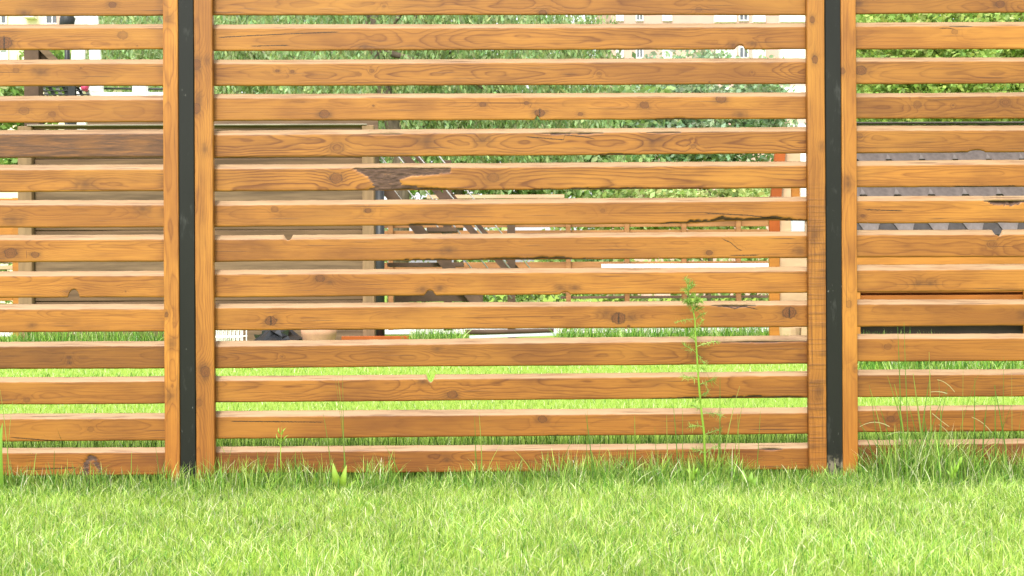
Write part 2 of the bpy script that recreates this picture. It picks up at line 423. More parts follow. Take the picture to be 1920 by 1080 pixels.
tag(link('uncut_grass', tall_front(), None, M['grass']), 'taller uncut grass along the foot of the fence', 'grass', None, 'stuff')

def long_stalks():
    V = []; L = []; C = []; T = []
    rows = [ # base px, tip px, tip py, bend px, width mm
        (1690,1683,612,-6,3), (1706,1695,604,3,2.2), (1722,1745,700,12,3.5), (1735,1778,722,40,2.6), (1748,1742,660,0,3), (1716,1664,705,-8,3.4), (1700,1677,720,-20,4),
        (1738,1712,700,0,5), (1745,1733,780,0,6), (1770,1760,712,0,3), (1804,1806,676,0,1.6), (1828,1828,708,4,3.6), (1842,1850,760,10,4), (1866,1866,722,0,3.4), (1880,1882,668,0,1.8),
        (1898,1897,700,0,1.6), (1893,1864,722,-6,4), (1668,1632,730,-10,3), (1655,1630,722,0,2.4), (1676,1616,800,-30,3.2), (1784,1840,690,30,2.2), (1760,1776,730,26,2.6), (1900,1916,770,4,2.4), (1855,1902,748,20,2.4),
        (1650,1610,786,-10,3), (1760,1832,838,26,3), (1815,1872,800,18,3), (1680,1650,764,-14,3), (1735,1700,748,-8,2.6), (1792,1760,812,-12,3.2),
        (648,632,696,-10,1.6), (646,642,690,0,1.4), (652,628,705,-3,1.2), (624,606,776,-6,2.2), (905,898,772,-3,2.6), (894,890,690+90,0,2.4), (1113,1098,775,-6,3.0), (1098,1102,762,0,1.4), (1192,1190,780,0,3), (1252,1250,778,0,2.4), (1272,1262,755,-4,3.2), (1280,1280,762,0,2.0), (1350,1350,708,0,2.8), (1350,1387,724,12,2.4), (1372,1396,740,10,2), (1388,1383,775,0,2.6), (1345,1350,790,0,4), (1418,1426,770,0,2.2), (1232,1228,800,0,2),
        (20,0,730,-6,2.2), (10,24,752,6,2), (62,68,850,6,3), (100,102,845,0,2.5), (245,247,846,0,3.2), (300,291,835,-4,2), (420,436,835,8,2), (560,566,840,4,2), (490,500,846,5,2.2), (722,738,842,6,3), (755,722,836,-12,3), (905,938,835,16,2), (900,888,838,-3,2.2),(1010,962,842,-20,2.4),(1045,1078,815,14,2),(1118,1126,832,0,2.4),(1150,1140,840,-4,2.4),
    ]
    for (bx, tx, ty, bend, wmm) in rows:
        Yb = -0.04 - rng.uniform(0, 0.10); Yt = Yb + rng.uniform(-0.04, 0.02)
        b = at(bx, 905, Yb); b.z = 0.0; t = at(tx, ty, Yt)
        ln = (t-b).length; mid = (b+t)/2 + Vector((bend*0.0021*-0.5, 0, ln*0.06))
        fa = rng.uniform(-0.5, 0.5); side = Vector((math.cos(fa), math.sin(fa), 0))
        c = GREENS[rng.choice([0, 1, 1, 2])]*rng.uniform(0.7, 1.05); b0 = len(V); S = 7
        for s in range(S+1):
            f = s/S; p = b*(1-f)**2 + mid*2*f*(1-f) + t*f*f
            ww = wmm*0.00075*(1 - 0.75*f**2)
            V += [p - side*ww, p + side*ww]; T += [c, c]
            if s: L += [b0+2*s-2, b0+2*s-1, b0+2*s+1, b0+2*s]; C.append(4)
    # dried bent blades
    for pts in ([(1668,800),(1640,783),(1612,800)], [(1790,735),(1775,714),(1757,712)], [(1748,775),(1765,790),(1780,800)], [(1860,812),(1845,790),(1822,782)], [(1776,738),(1760,732),(1745,735)], [(1700,812),(1680,806),(1662,818)], [(1786,822),(1770,800),(1760,796)]):
        Y = -0.09; b0 = len(V); c = np.array((0.48, 0.50, 0.27))
        P = [at(*q, Y - rng.uniform(0, .02)) for q in pts]; S = 6
        for s in range(S+1):
            f = s/S; p = P[0]*(1-f)**2 + P[1]*2*f*(1-f) + P[2]*f*f; ww = 0.0018*(1-0.5*f)
            V += [p + Vector((0, 0, ww)), p - Vector((0, 0, ww))]; T += [c, c]
            if s: L += [b0+2*s-2, b0+2*s-1, b0+2*s+1, b0+2*s]; C.append(4)
    return raw_mesh('grass_stalks', np.array([tuple(v) for v in V]), L, C, {'tint': np.array(T)}, smooth=True)
tag(link('grass_stalks', long_stalks(), None, M['grass']), 'long thin grass stalks standing against the lower slats', 'grass', None, 'stuff')

def lawn_back():
    parts = []
    # uncut strip right behind the fence
    n = 9000; X = rng.uniform(-2.6, 2.9, n); Y = 0.05 + np.abs(rng.normal(0, 0.30, n))
    h = rng.uniform(0.07, 0.24, n); c = pick(n, [.32, .20, .22, .12, .06, .08])*1.15
    k = rng.random(n) < 0.16; c[k] = np.array((0.035, 0.085, 0.016)); h[k] *= 1.25
    a = blades('a', np.c_[X, Y], h, rng.uniform(0.0022, 0.0045, n), np.abs(rng.normal(0.22, 0.18, n)), c*0.9, c*1.15)
    n = 70000; Y = 0.3 + 9.5*rng.random(n)**1.35; X = rng.uniform(-1, 1, n)*(2.6 + Y*0.55) + 0.03*Y
    h = rng.uniform(0.03, 0.06, n); c = pick(n, [.20, .03, .38, .32, .06, .01], 0.12)*1.15
    b = blades('b', np.c_[X, Y], h, rng.uniform(0.003, 0.006, n)*(1+Y*0.12), np.abs(rng.normal(0.4, 0.3, n)), c*1.0, c*1.25, segs=2)
    return a, b
_a, _b = lawn_back()
tag(link('uncut_grass', _a, None, M['grass']), 'uncut grass standing close behind the fence', 'grass', None, 'stuff')
tag(link('lawn_grass', _b, None, M['grass']), 'bright mown lawn seen through the gaps behind the fence', 'grass', None, 'stuff')

# ------------------------------------------------------------------ the fence
fence = empty('fence', (0, 0, 0), 'orange stained horizontal slat fence with black steel posts standing on the lawn', 'fence')

def figure_of(seed, fig): return fig if fig is not None else np.random.default_rng(seed+99).uniform(.45, 1.15)
def ring_field(u, v, w_, seed, spacing, knots, pith=None):
    r = np.random.default_rng(seed)
    side = 1 if r.random() < 0.75 else -1
    yp = side*r.uniform(0.025, 0.075); zp = r.uniform(-0.03, 0.03); tl = r.uniform(-0.016, 0.016)
    lam = r.uniform(0.30, 0.65)
    Yp = yp + tl*(u - u.mean()) + 0.011*vnoise1(u/lam, seed+1) + 0.0035*vnoise1(u/0.11, seed+2)
    Zp = zp + 0.014*vnoise1(u/0.7, seed+3) + 0.004*vnoise1(u/0.15, seed+4)
    rr = np.sqrt((w_-Yp)**2 + (v-Zp)**2)
    rr = rr + 0.0016*vnoise2(u/0.06, v/0.014, seed+5)
    K = np.zeros_like(rr); S = np.zeros_like(rr)
    KV = np.full(rr.shape + (3,), 0.0); best = np.full(rr.shape, 9e9)
    for (ku, kv, kr, kind) in knots:
        dx = u-ku; dz = v-kv
        if kind != 's':
            nd = np.sqrt(dx**2 + dz**2)/kr; m = nd < best; best = np.where(m, nd, best)
            KV[..., 0] = np.where(m, dx/kr, KV[..., 0]); KV[..., 1] = np.where(m, dz/kr, KV[..., 1]); KV[..., 2] = np.where(m, 1.0 if kind == 'c' else 0.0, KV[..., 2])
            K = np.where(m & (nd < 3.2), {'k': .85, 'c': 1.0, 'l': .5}[kind], np.where(m, 0, K))
        de = np.sqrt((dx/1.25)**2 + dz**2)*(1 + 0.22*vnoise2(u/(kr*1.1), v/(kr*1.1), seed+int(ku*977) % 400))
        rr = rr + spacing*2.6*np.exp(-(de/(kr*2.1))**1.3)*(1 if kind != 's' else .8)
        if kind != 's':
            rr = np.where(de < kr, de*0.35 + 0.1, rr)
        S = np.maximum(S, (0.75 if kind != 'l' else .25)*np.exp(-((np.abs(dx)-kr*1.2)/(kr*1.1))**2)*np.exp(-(dz/(kr*1.25))**2)*(0.65+0.35*vnoise2(u/.012, v/.012, seed+9)))
        if kind == 's':
            S = np.maximum(S, 0.8*np.exp(-(de/(kr*1.1))**2))
    return rr/spacing, K, S, KV

def board(name, us, vb, vt, bevel_v, depth, mapper, seed, knots=(), wane=(), notch=(), bark_polys=(), dark=0.0, red=0.0, spacing=None, mat=None, tilt_top=True, topx=None, pxmap=None, saw=None, label=None, rows=19, fig=None, tone=1.0, cracks=()):
    """a board: us along its length, vb/vt bottom and top of the face (arrays), bevelled upper and lower edge"""
    r = np.random.default_rng(seed); Nu = len(us); vb = vb.copy(); vt = vt.copy()
    vb = vb + 0.0006*vnoise1(us/0.05, seed+21) + 0.0010*vnoise1(us/0.4, seed+22)
    vt = vt + 0.0007*vnoise1(us/0.03, seed+23) + 0.0008*vnoise1(us/0.4, seed+24)
    cut_b = np.zeros(Nu); cut_t = np.zeros(Nu)
    for (kind, nu, nr, nd) in notch:
        q = np.sqrt(np.clip(1 - ((us-nu)/nr)**2, 0, 1))
        if kind == 'b': cut_b = np.maximum(cut_b, nd*q)
        else: cut_t = np.maximum(cut_t, nd*q)
    B = vb + cut_b; Tt = vt - np.maximum(cut_t - bevel_v, 0)
    f = np.linspace(0, 1, rows)
    V = []; W = []; ROLE = []
    ch = np.minimum(0.004, 0.004)
    V.append(B); W.append(np.full(Nu, 0.0042)); ROLE.append(0)
    V.append(B + 0.0012); W.append(np.full(Nu, 0.0014)); ROLE.append(1)
    for q in f:
        V.append(B + 0.0042 + (Tt - 0.0006 - B - 0.0042)*q); W.append(np.zeros(Nu)); ROLE.append(1)
    bv = np.maximum(bevel_v - cut_t, 0.0005)
    for q in (0.06, 0.5, 0.93, 1.0):
        V.append(Tt + bv*q); W.append(depth*q*np.minimum(1, 0.999+0*us) if q < 1 else np.full(Nu, depth)); ROLE.append(2)
    V.append(B + bevel_v*0.98); W.append(np.full(Nu, depth)); ROLE.append(3)
    V = np.array(V).T; W = np.array(W).T; U = np.repeat(us[:, None], V.shape[1], 1); ROLE = np.array(ROLE)
    K = V.shape[1]
    bark = np.zeros_like(V)
    front = (ROLE == 1)[None, :]
    for (kind, a, b, dep) in wane:
        t = np.clip((us-a)/(b-a), 0, 1); e = dep*np.clip(np.sin(np.pi*t), 0, 1)**0.6*(0.70 + 0.30*vnoise1(us/0.06, seed+31) + 0.22*vnoise1(us/0.014, seed+32))
        e = np.where((us > a) & (us < b), np.maximum(e, 0), 0)
        if kind == 'b':
            q = np.clip((B + e)[:, None] - V, 0, None)*front; W = W + q*0.85
            bark = np.maximum(bark, np.where(e[:, None] > 0, sstep(-0.0005, 0.0022, q), 0))
        else:
            q = np.clip(V - (Tt - e)[:, None], 0, None)*front; W = W + q*0.85
            bark = np.maximum(bark, np.where(e[:, None] > 0, sstep(-0.0005, 0.0022, q), 0))
            bark[:, ROLE == 2] = np.maximum(bark[:, ROLE == 2], np.where(e > 0.002, 0.45, 0)[:, None]*(vnoise1(us/.01, seed+3) > 0)[:, None])
    if bark_polys and pxmap is not None:
        PX, PY = pxmap(U, V)
        PXn = PX + 3*vnoise2(U/.01, V/.006, seed+40); PYn = PY + 1.2*vnoise2(U/.008, V/.006, seed+41)
        for poly in bark_polys:
            m = sum(in_poly(PXn + ox, PYn + oy, poly)*1.0 for ox, oy in ((0, 0), (-2, -1.2), (2, 1.2), (-2, 1.2), (2, -1.2)))/5*front
            bark = np.maximum(bark, m); W = W + m*(0.003 + 0.0015*vnoise2(U/.01, V/.006, seed+42))
    CD = np.full(V.shape, 4.0); CW = np.zeros(V.shape)
    if cracks and pxmap is not None:
        PX, PY = pxmap(U, V)
        for ln in cracks:
            xs_ = [q[0] for q in ln]; yy_ = np.interp(PX, xs_, [q[1] for q in ln])
            d_ = PY - yy_; e_ = np.minimum(PX - xs_[0], xs_[-1] - PX); m = (np.abs(d_) < 8) & (e_ > 0)
            CD = np.where(m, np.clip(d_, -4, 4), CD); CW = np.where(m, np.maximum(CW, sstep(0, 10, e_)), CW)
    if spacing is None: spacing = r.uniform(0.0038, 0.0066)
    vc = V - (vb.mean()+vt.mean())/2
    kn = [(a, b - (vb.mean()+vt.mean())/2, c, d) for (a, b, c, d) in knots]
    ring, Kn, St, KV = ring_field(U, vc, W, seed, spacing, kn)
    dend = np.minimum(U - us[0], us[-1] - U) - 0.035
    St = np.maximum(St, 0.42*np.exp(-np.clip(dend, 0, None)/0.022)*(0.7+0.5*vnoise2(U/.02, V/.02, seed+61)))
    St = np.maximum(St, 0.50*np.exp(-np.clip(V - B[:, None], 0, None)/0.0045)*np.clip(.45 + .8*vnoise2(U/.05, V/.01, seed+62), 0, 1))
    St = np.maximum(St, 0.42*np.exp(-np.clip(Tt[:, None] - V, 0, None)/0.0035)*np.clip(.2 + .9*vnoise2(U/.07, V/.01, seed+63), 0, 1))
    skylit_wear = np.zeros_like(V); skylit_wear[:, ROLE == 2] = 1.0  # bevel rows take the painted sky-lit, bleached colour
    skylit_wear = skylit_wear*(0.92 + 0.12*vnoise2(U/.08, V/.02, seed+50))
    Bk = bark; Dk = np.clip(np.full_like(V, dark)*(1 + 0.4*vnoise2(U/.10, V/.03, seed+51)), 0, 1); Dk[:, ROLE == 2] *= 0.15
    co = np.array(mapper(U, V, W)); co = np.moveaxis(co, 0, -1).reshape(-1, 3)
    idx = np.arange(Nu*K).reshape(Nu, K)
    nx = np.roll(idx, -1, 1)
    q = np.stack([idx[:-1], nx[:-1], nx[1:], idx[1:]], -1).reshape(-1, 4)
    loops = np.concatenate([q.ravel(), idx[0][::-1], idx[-1]]); counts = np.concatenate([np.full(len(q), 4), [K, K]])
    g = np.stack([U + seed*3.17, V, W], -1).reshape(-1, 3)
    at_ = dict(ring=ring.ravel(), knot=Kn.ravel(), stain=np.clip(St, 0, 1).ravel(), bark=Bk.ravel(), skylit_wear=np.clip(skylit_wear, 0, 1).ravel(), dark=Dk.ravel(), red=np.full(Nu*K, red), grain=g, figure=np.full(Nu*K, figure_of(seed, fig)), kv=KV.reshape(-1, 3), tone=np.full(Nu*K, tone), cdist=CD.ravel(), cwt=CW.ravel())
    if saw is not None: at_['saw'] = saw(U, V).ravel()
    me = raw_mesh(name, co, loops, counts, at_)
    o = link(name, me, fence, mat or M['wood'])
    if label: o['label'] = label
    return o

# rows of the fence read off the photograph: (upper back edge, face top, face bottom) at both ends of each bay
LEFT = [(-21,-14,30,-21,-14,29.5),(46,53,94,45,52,92.5),(112,120,161.5,111,119,161),(180,188,230,179,187,229),(244,252,296,242.5,250.5,295),(309,319,360,308,318,359),(375.5,385,426.5,375,385,426),
        (440,450,492,439.5,449,491),(508.5,518,558.5,508,517,557.5),(570,580.5,623,569,579.5,621.5),(640.5,650,692,640,649,691),(707,717,759,705.5,715,757),(775.5,786.5,828,774.5,785,826.5),(839.5,850,893,838.5,848.5,891)]
CENT = [(-22,-14,28.2,-23,-15,28),(45.2,53.2,95,44.3,51,92.5),(111.2,119.2,161,109.5,116.2,157.5),(176.2,184,226.5,173,181,222.5),(244,252.6,295,238,246,287.5),(307.8,316.3,358.3,302,311,352.5),(375.6,384.6,425.2,369.5,377.5,417),
        (440.2,449,490.3,434,442,484),(506.2,514.3,557.2,499.5,509,549),(567.8,577.2,619.2,564,572,613),(638,649,690.3,629,639,682),(704.3,713.5,754.3,696,705,746),(769.5,781.4,822.3,764,775,814),(838,848,888,829.3,841,881)]
RIGHT = [(-24,-16,26,-25,-17,23),(42.5,50,92.5,41,49,92),(108,115.5,158,107.5,115,156),(175,182,222.5,173,180.5,222),(236,245.5,287,235,245,285.5),(300.5,310.5,351,300,309,350),(367.5,377,419,367,376,418),
         (431,441,482.5,430,440,482),(496,507,548,495,506,545.5),(562,571,612.5,560.5,570.5,611),(626,636,678,625.5,635,677.5),(693,704,745,692,702.5,744),(761,770,811,759.5,769,809),(825,834,875,822,832,872)]
XL, XC, XR = (0, 300), (480, 1500), (1620, 1915)      # columns the rows were read at
DEP = 0.020
mm = 0.0021
def px_u(px, py=500): return at(px, py, 0.0).x
def zpx(px, py): return at(px, py, 0.0).z

def bay(rows, cols, u_lo, u_hi, dense, feats, seed0, reds, darks, tones):
    for i, (a0, b0, c0, a1, b1, c1) in enumerate(rows):
        x0 = at(cols[0], b0, 0).x; x1 = at(cols[1], b1, 0).x
        vt0, vt1 = at(cols[0], b0, 0).z, at(cols[1], b1, 0).z
        vb0, vb1 = at(cols[0], c0, 0).z, at(cols[1], c1, 0).z
        k0, k1 = at(cols[0], a0, DEP).z, at(cols[1], a1, DEP).z
        bev = max(0.014, ((k0-vt0)+(k1-vt1))/2)
        d0, d1 = dense
        us = np.unique(np.round(np.concatenate([np.arange(u_lo, u_hi, 0.05), np.arange(max(u_lo, d0), min(u_hi, d1), 0.006), [u_hi]]), 5))
        lerp = lambda p, q: p + (q-p)*(us-x0)/(x1-x0)
        fe = feats.get(i, {})
        conv = lambda px, py: (at(px, py, 0).x, at(px, py, 0).z)
        kn = [(*conv(px, py), r*mm, k) for (px, py, r, k) in fe.get('k', [])]
        # extra small random pin knots
        r = np.random.default_rng(seed0+i)
        for _ in range(r.integers(0, 2)):
            uu = r.uniform(u_lo, u_hi); kn.append((uu, r.uniform(vb0, vt0), r.uniform(0.002, 0.0045), 'k'))
        wn = [(k, px_u(a), px_u(b), d*mm) for (k, a, b, d) in fe.get('w', [])]
        nt = [(k, px_u(a), rr*mm, d*mm) for (k, a, rr, d) in fe.get('n', [])]
        yaw_s = (c1-c0)/(cols[1]-cols[0])
        pxmap = lambda U, V: (960 + (U - px_u(960))/mm, 540 + (HC - V)/mm - (U - px_u(960))/mm*0.005)
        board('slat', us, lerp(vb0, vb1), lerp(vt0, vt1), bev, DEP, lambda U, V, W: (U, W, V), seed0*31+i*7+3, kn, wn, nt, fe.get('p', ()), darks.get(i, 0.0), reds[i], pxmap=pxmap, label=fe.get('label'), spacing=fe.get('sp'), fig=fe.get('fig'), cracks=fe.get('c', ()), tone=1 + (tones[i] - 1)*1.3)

CF = {0: dict(k=[(1018,24,6,'k'),(720,12,2.5,'l'),(1310,18,5,'l')]),
      1: dict(c=[[(410,72),(480,68),(560,64),(640,61)],[(470,88),(548,86)]], k=[(684,88,7,'s'),(1375,84,6,'s'),(1410,82,5,'s')], n=[('b',1390,9,8)]),
      2: dict(k=[(520,133,3,'k'),(548,134,3,'k'),(697,133,4,'l'),(1123,138,3,'l'),(1410,135,1.6,'l')]),
      3: dict(k=[(608,214,8,'k'),(700,198,2,'k'),(905,196,5,'k'),(987,193,4,'k'),(1012,212,8,'c'),(1088,214,4,'k'),(1208,197,7,'k'),(1352,186,8,'k'),(1388,215,7,'s')], n=[('b',1009,3.5,8)], w=[('b',1225,1345,4)], sp=0.0065),
      4: dict(k=[(632,277,11,'l'),(800,266,11,'s'),(905,262,9,'s'),(1222,266,12,'s'),(1300,275,4,'l')], w=[('t',1000,1135,5),('t',680,760,3),('t',1210,1280,3),('b',1120,1200,4)], c=[[(1030,257),(1050,261),(1066,258),(1092,264)],[(985,256),(1020,259),(1060,262)],[(1060,253),(1095,256),(1120,261)]], sp=0.0062, fig=1.7, label='slat with strongly figured grain and a torn upper edge'),
      5: dict(k=[(630,334,10,'k'),(925,333,9,'l')], p=[[(652,309),(846,310),(847,323),(815,327),(775,331),(748,337),(758,347),(800,352),(890,359),(672,362),(702,350),(692,332)]], w=[('b',700,880,5),('b',985,1270,4)], sp=0.0085, fig=1.8, label='slat with a strip of dark bark left on its face'),
      6: dict(k=[(690,395,5,'k'),(515,392,6,'l'),(1130,395,4,'l')], c=[[(1320,399),(1400,403),(1455,409),(1512,417)]], w=[('b',760,850,5),('b',1235,1530,10)], n=[('b',1420,110,4)], label='slat with a ragged dark lower edge at its right end'),
      7: dict(c=[[(1352,446),(1372,455),(1384,466),(1402,474),(1428,475)],[(1366,479),(1425,478)]], k=[(842,470,8,'s'),(1330,474,5,'k'),(1500,470,9,'s')], w=[('b',735,860,5),('b',880,1120,7)], n=[('t',540,7,11)]),
      8: dict(k=[(600,522,7,'k'),(618,530,5,'s'),(792,543,6,'s'),(825,540,6,'s'),(1050,540,6,'s'),(1078,540,6,'s')], n=[('b',806,9,10),('b',1060,9,5)], label='slat with an open knot hole cut by its lower edge'),
      9: dict(c=[[(1340,575),(1362,574),(1378,579),(1394,574),(1425,581)]], k=[(508,602,9,'c'),(1136,590,9,'s'),(1160,597,11,'c'),(1184,595,9,'s'),(1480,586,11,'c')], w=[('t',1330,1420,5)]),
      10: dict(k=[(820,654,5,'s'),(1300,668,6,'s')], w=[('t',1325,1520,4)]),
      11: dict(k=[(848,740,8,'k'),(793,716,6,'s')], n=[('t',806,7,15)], w=[('b',1210,1530,6)]),
      12: dict(c=[[(430,789),(520,790),(610,791)]], k=[(1017,786,7,'k')], w=[('b',1020,1100,3)]),
      13: dict(k=[(838,862,5,'s'),(995,880,4,'l')], w=[('t',1418,1466,5)])}
LF = {0: dict(k=[(211,9,6,'k'),(45,24,7,'s')]), 1: dict(k=[(8,80,12,'c'),(230,66,8,'l')]), 2: dict(k=[(76,135,8,'s'),(30,132,5,'l')]), 3: dict(k=[(45,208,8,'l'),(98,214,6,'l')], sp=0.0065),
      4: dict(label='dark brown weathered slat'), 5: dict(k=[(160,345,10,'s')]), 6: dict(k=[(25,412,12,'s'),(268,390,9,'s')]), 7: dict(k=[(20,475,10,'k'),(66,478,6,'k')]),
      8: dict(n=[('b',138,10,15)], k=[(128,548,5,'s')], label='slat with a round knot hole at its lower edge'), 9: dict(k=[(60,610,5,'s')]), 10: dict(k=[(129.5,670,3,'c'),(130,680,3,'c')]), 11: dict(k=[(50,750,5,'l')]), 12: dict(c=[[(20,818),(70,822),(130,827)]], k=[(170,805,5,'l')]),
      13: dict(c=[[(50,878),(95,877),(150,875)]], p=[[(158,890),(160,862),(170,851),(180,853),(194,884),(188,886),(176,861),(168,864),(168,890)]], k=[(176,866,9,'l')])}
RF = {0: dict(k=[(1875,8,7,'k'),(1610,4,8,'s')]), 1: dict(c=[[(1764,51),(1785,50),(1800,53)]], w=[('t',1770,1830,2.5)], k=[(1790,60,5,'l')]), 2: dict(k=[(1614,132,9,'k')]), 3: dict(k=[(1885,192,9,'l'),(1720,196,7,'l')], sp=0.007),
      4: dict(k=[(1612,255,5,'l')], n=[('b',1833,16,4)], w=[('b',1790,1820,2)]), 5: dict(c=[[(1790,348),(1850,349),(1915,347)]]), 6: dict(c=[[(1620,392),(1700,395)]], k=[(1618,405,3.5,'k')], w=[('t',1845,1935,11)], label='slat with a bark stained dip in its upper edge'), 7: dict(n=[('t',1874,8,13)], k=[(1860,458,8,'l')], label='slat with a knot hole notched into its upper edge'),
      8: dict(k=[(1722,530,7,'s'),(1745,530,7,'s')]), 9: dict(k=[(1925,590,8,'s')]), 10: dict(k=[(1678,632,4,'k'),(1665,650,6,'l')]), 11: dict(), 12: dict(k=[(1670,786,6,'k')]), 13: dict()}
R_L = [.15,.0,.05,.0,.3,.05,.15,.05,.1,.05,.75,.35,.45,.8]
R_C = [.05,.12,.1,.1,.15,.1,.25,.25,.15,.25,.5,.45,.65,.95]
R_R = [.25,.05,.35,.25,.15,.1,.2,.15,.2,.35,.2,.6,.8,1.0]
# bays run from batten to batten; the outer bays go on beyond the frame
BAYW = px_u(1513) - px_u(398)
bL, bA, bB, bC, bD = px_u(398) - 0.03, px_u(304), px_u(398), px_u(1514), px_u(1606)
PIT = 1215*mm
bay(LEFT, XL, bA - BAYW - 0.03, bA + 0.035, (-2.35, bA + 0.05), LF, 11, R_L, {4: 0.95, 10: 0.12}, [.9,1.05,1,1,.95,1,1.05,1.05,1.08,1.05,.74,.95,.95,.95])
bay(CENT, XC, bB - 0.035, bC + 0.035, (bB - 0.05, bC + 0.05), CF, 57, R_C, {}, [.95,1,.95,1.03,.97,1,.98,.98,1.05,1,.88,.95,.92,.88])
bay(RIGHT, XR, bD - 0.035, bD + BAYW + 0.03, (bD - 0.05, 2.35), RF, 83, R_R, {13: .35}, [.9,1.12,.92,.88,.95,1.1,1.05,1.05,1.03,.95,1.02,.85,.88,.75])

ZT = at(960, -75, 0).z
FB = 0.030                           # how far the battens stand in front of the slats
def batten(xa, xb, seed, knots=(), mat=None, saw=None, red=0.0, label=None, spacing=None, tone=1.0):
    """vertical wooden batten between world x xa..xb (front face), rounded edges"""
    us = np.unique(np.round(np.concatenate([np.arange(-0.05, ZT, 0.008), [ZT]]), 5)); Nu = len(us)
    xa_f = xa + 0*us; xb_f = xb + 0*us
    r = 0.003
    prof = [(-1, 0.0285), (-1, 0.0145), (-1, r), (-.97, r*.3)] + [(q, 0.0) for q in np.linspace(-.90, .90, 10)] + [(.97, r*.3), (1, r), (1, 0.0145), (1, 0.0285)]
    c = (xa+xb)/2; hw = (xb-xa)/2
    V = np.array([[c + p*hw for p, _ in prof]]*Nu); W = np.array([[q for _, q in prof]]*Nu)
    V = V + (0.0007*vnoise1(us/0.3, seed))[:, None] + 0.0004*vnoise1(us/0.05, seed+2)[:, None]
    U = np.repeat(us[:, None], V.shape[1], 1); K = V.shape[1]
    ring, Kn, St, KV = ring_field(U, V - c, W, seed, spacing or 0.006, [(z, x - c, rr, k) for (x, z, rr, k) in knots])
    co = np.stack([V, W - FB, U], -1).reshape(-1, 3)
    idx = np.arange(Nu*K).reshape(Nu, K); nx = np.roll(idx, -1, 1)
    q = np.stack([idx[:-1], idx[1:], nx[1:], nx[:-1]], -1).reshape(-1, 4)
    loops = np.concatenate([q.ravel(), idx[0], idx[-1][::-1]]); counts = np.concatenate([np.full(len(q), 4), [K, K]])
    z = np.zeros(Nu*K); redv = np.clip(red + 0.7*sstep(0.5, 0.0, U), 0, 1).ravel()
    at_ = dict(ring=ring.ravel(), knot=Kn.ravel(), stain=np.clip(St, 0, 1).ravel(), bark=z, skylit_wear=z, dark=z, red=redv, figure=z + figure_of(seed, None), kv=KV.reshape(-1, 3), tone=z + tone, cdist=z + 4, cwt=z, grain=np.stack([U + seed*2.3, V, W], -1).reshape(-1, 3))
    if saw is not None: at_['saw'] = saw(U, V).ravel()
    o = link('batten', raw_mesh('batten', co, loops, counts, at_), fence, mat or M['wood'])
    if label: o['label'] = label
    return o
def fx(px, Y=-FB): return at(px, 470, Y).x
def kz(px, py, r, k): p = at(px, py, -FB); return (p.x, p.z, r*mm, k)
batten(fx(306.8), fx(335), 201, [kz(318, 36, 7, 's'), kz(322, 645, 7, 's'), kz(318, 742, 8, 's'), kz(312, 590, 4, 'k')], spacing=0.008, tone=1.22)
batten(fx(365.8), fx(399.8), 214, [kz(369, 121, 8, 'k'), kz(388, 112, 5, 's'), kz(368, 203, 8, 'k'), kz(372, 186, 7, 's'), kz(385, 697, 9, 'k'), kz(378, 690, 5, 's'), kz(374, 755, 6, 'l'), kz(385, 280, 7, 's')], red=.08, tone=1.08)
batten(fx(1515.8), fx(1548.3), 233, [kz(1523, 37, 5, 'k'), kz(1528, 112, 6, 'k'), kz(1528, 440, 9, 's'), kz(1534, 735, 10, 's'), kz(1540, 275, 5, 's')], M['wood_sawn'], saw=lambda U, V: sstep(at(960, 330, 0).z, at(960, 390, 0).z, U)*(0.8+0.2*vnoise2(U/.08, V/.02, 5)), red=.18, label='rough sawn batten with cross cut saw marks')
batten(fx(1579.5), fx(1607.5), 247, [kz(1580, 133, 5, 'k'), kz(1590, 345, 8, 's'), kz(1592, 570, 6, 'l'), kz(1603, 690, 4, 's')], red=.05, tone=1.15)
# beyond the frame
batten(fx(306.8) - BAYW - 0.06, fx(306.8) - BAYW, 261)
batten(fx(1607.5) + BAYW, fx(1607.5) + BAYW + 0.06, 277)

def post(xa, xb, muddy, label=None):
    b = MB(); x0, x1 = fx(xa, -.024), fx(xb, -.024)
    o = b.box((x0, -0.024, -0.08), (x1, 0.040, ZT + 0.03), 0.003).build('post', M['steel'], fence)
    a = o.data.attributes.new('muddy', 'FLOAT', 'POINT'); a.data.foreach_set('value', [muddy]*len(o.data.vertices))
    if label: o['label'] = label
    c = MB().box((x0-.002, -0.027, ZT + 0.0305), (x1+.002, 0.043, ZT + 0.036), 0.0015).build('cap', M['steel'], o)
    c.matrix_parent_inverse = Matrix.Identity(4)
    return o
post(335.6, 365.2, 0.0)
post(1548.9, 1579.0, 1.0, 'black steel post with dried mud spattered on its foot')

exec_later = []

# ------------------------------------------------------------------ the garden behind the fence
def D(px, py, dist): return at(px, py, dist - DIST)      # point at a distance from the camera
def rect(b, xa, ya, xb, yb, dist, dep, bev=0.0):
    """box whose front covers photo pixels xa..xb, ya..yb at the given distance"""
    p = D(xa, yb, dist); q = D(xb, ya, dist); Y = dist - DIST
    return b.box((p.x, Y, p.z), (q.x, Y + dep, q.z), bev)

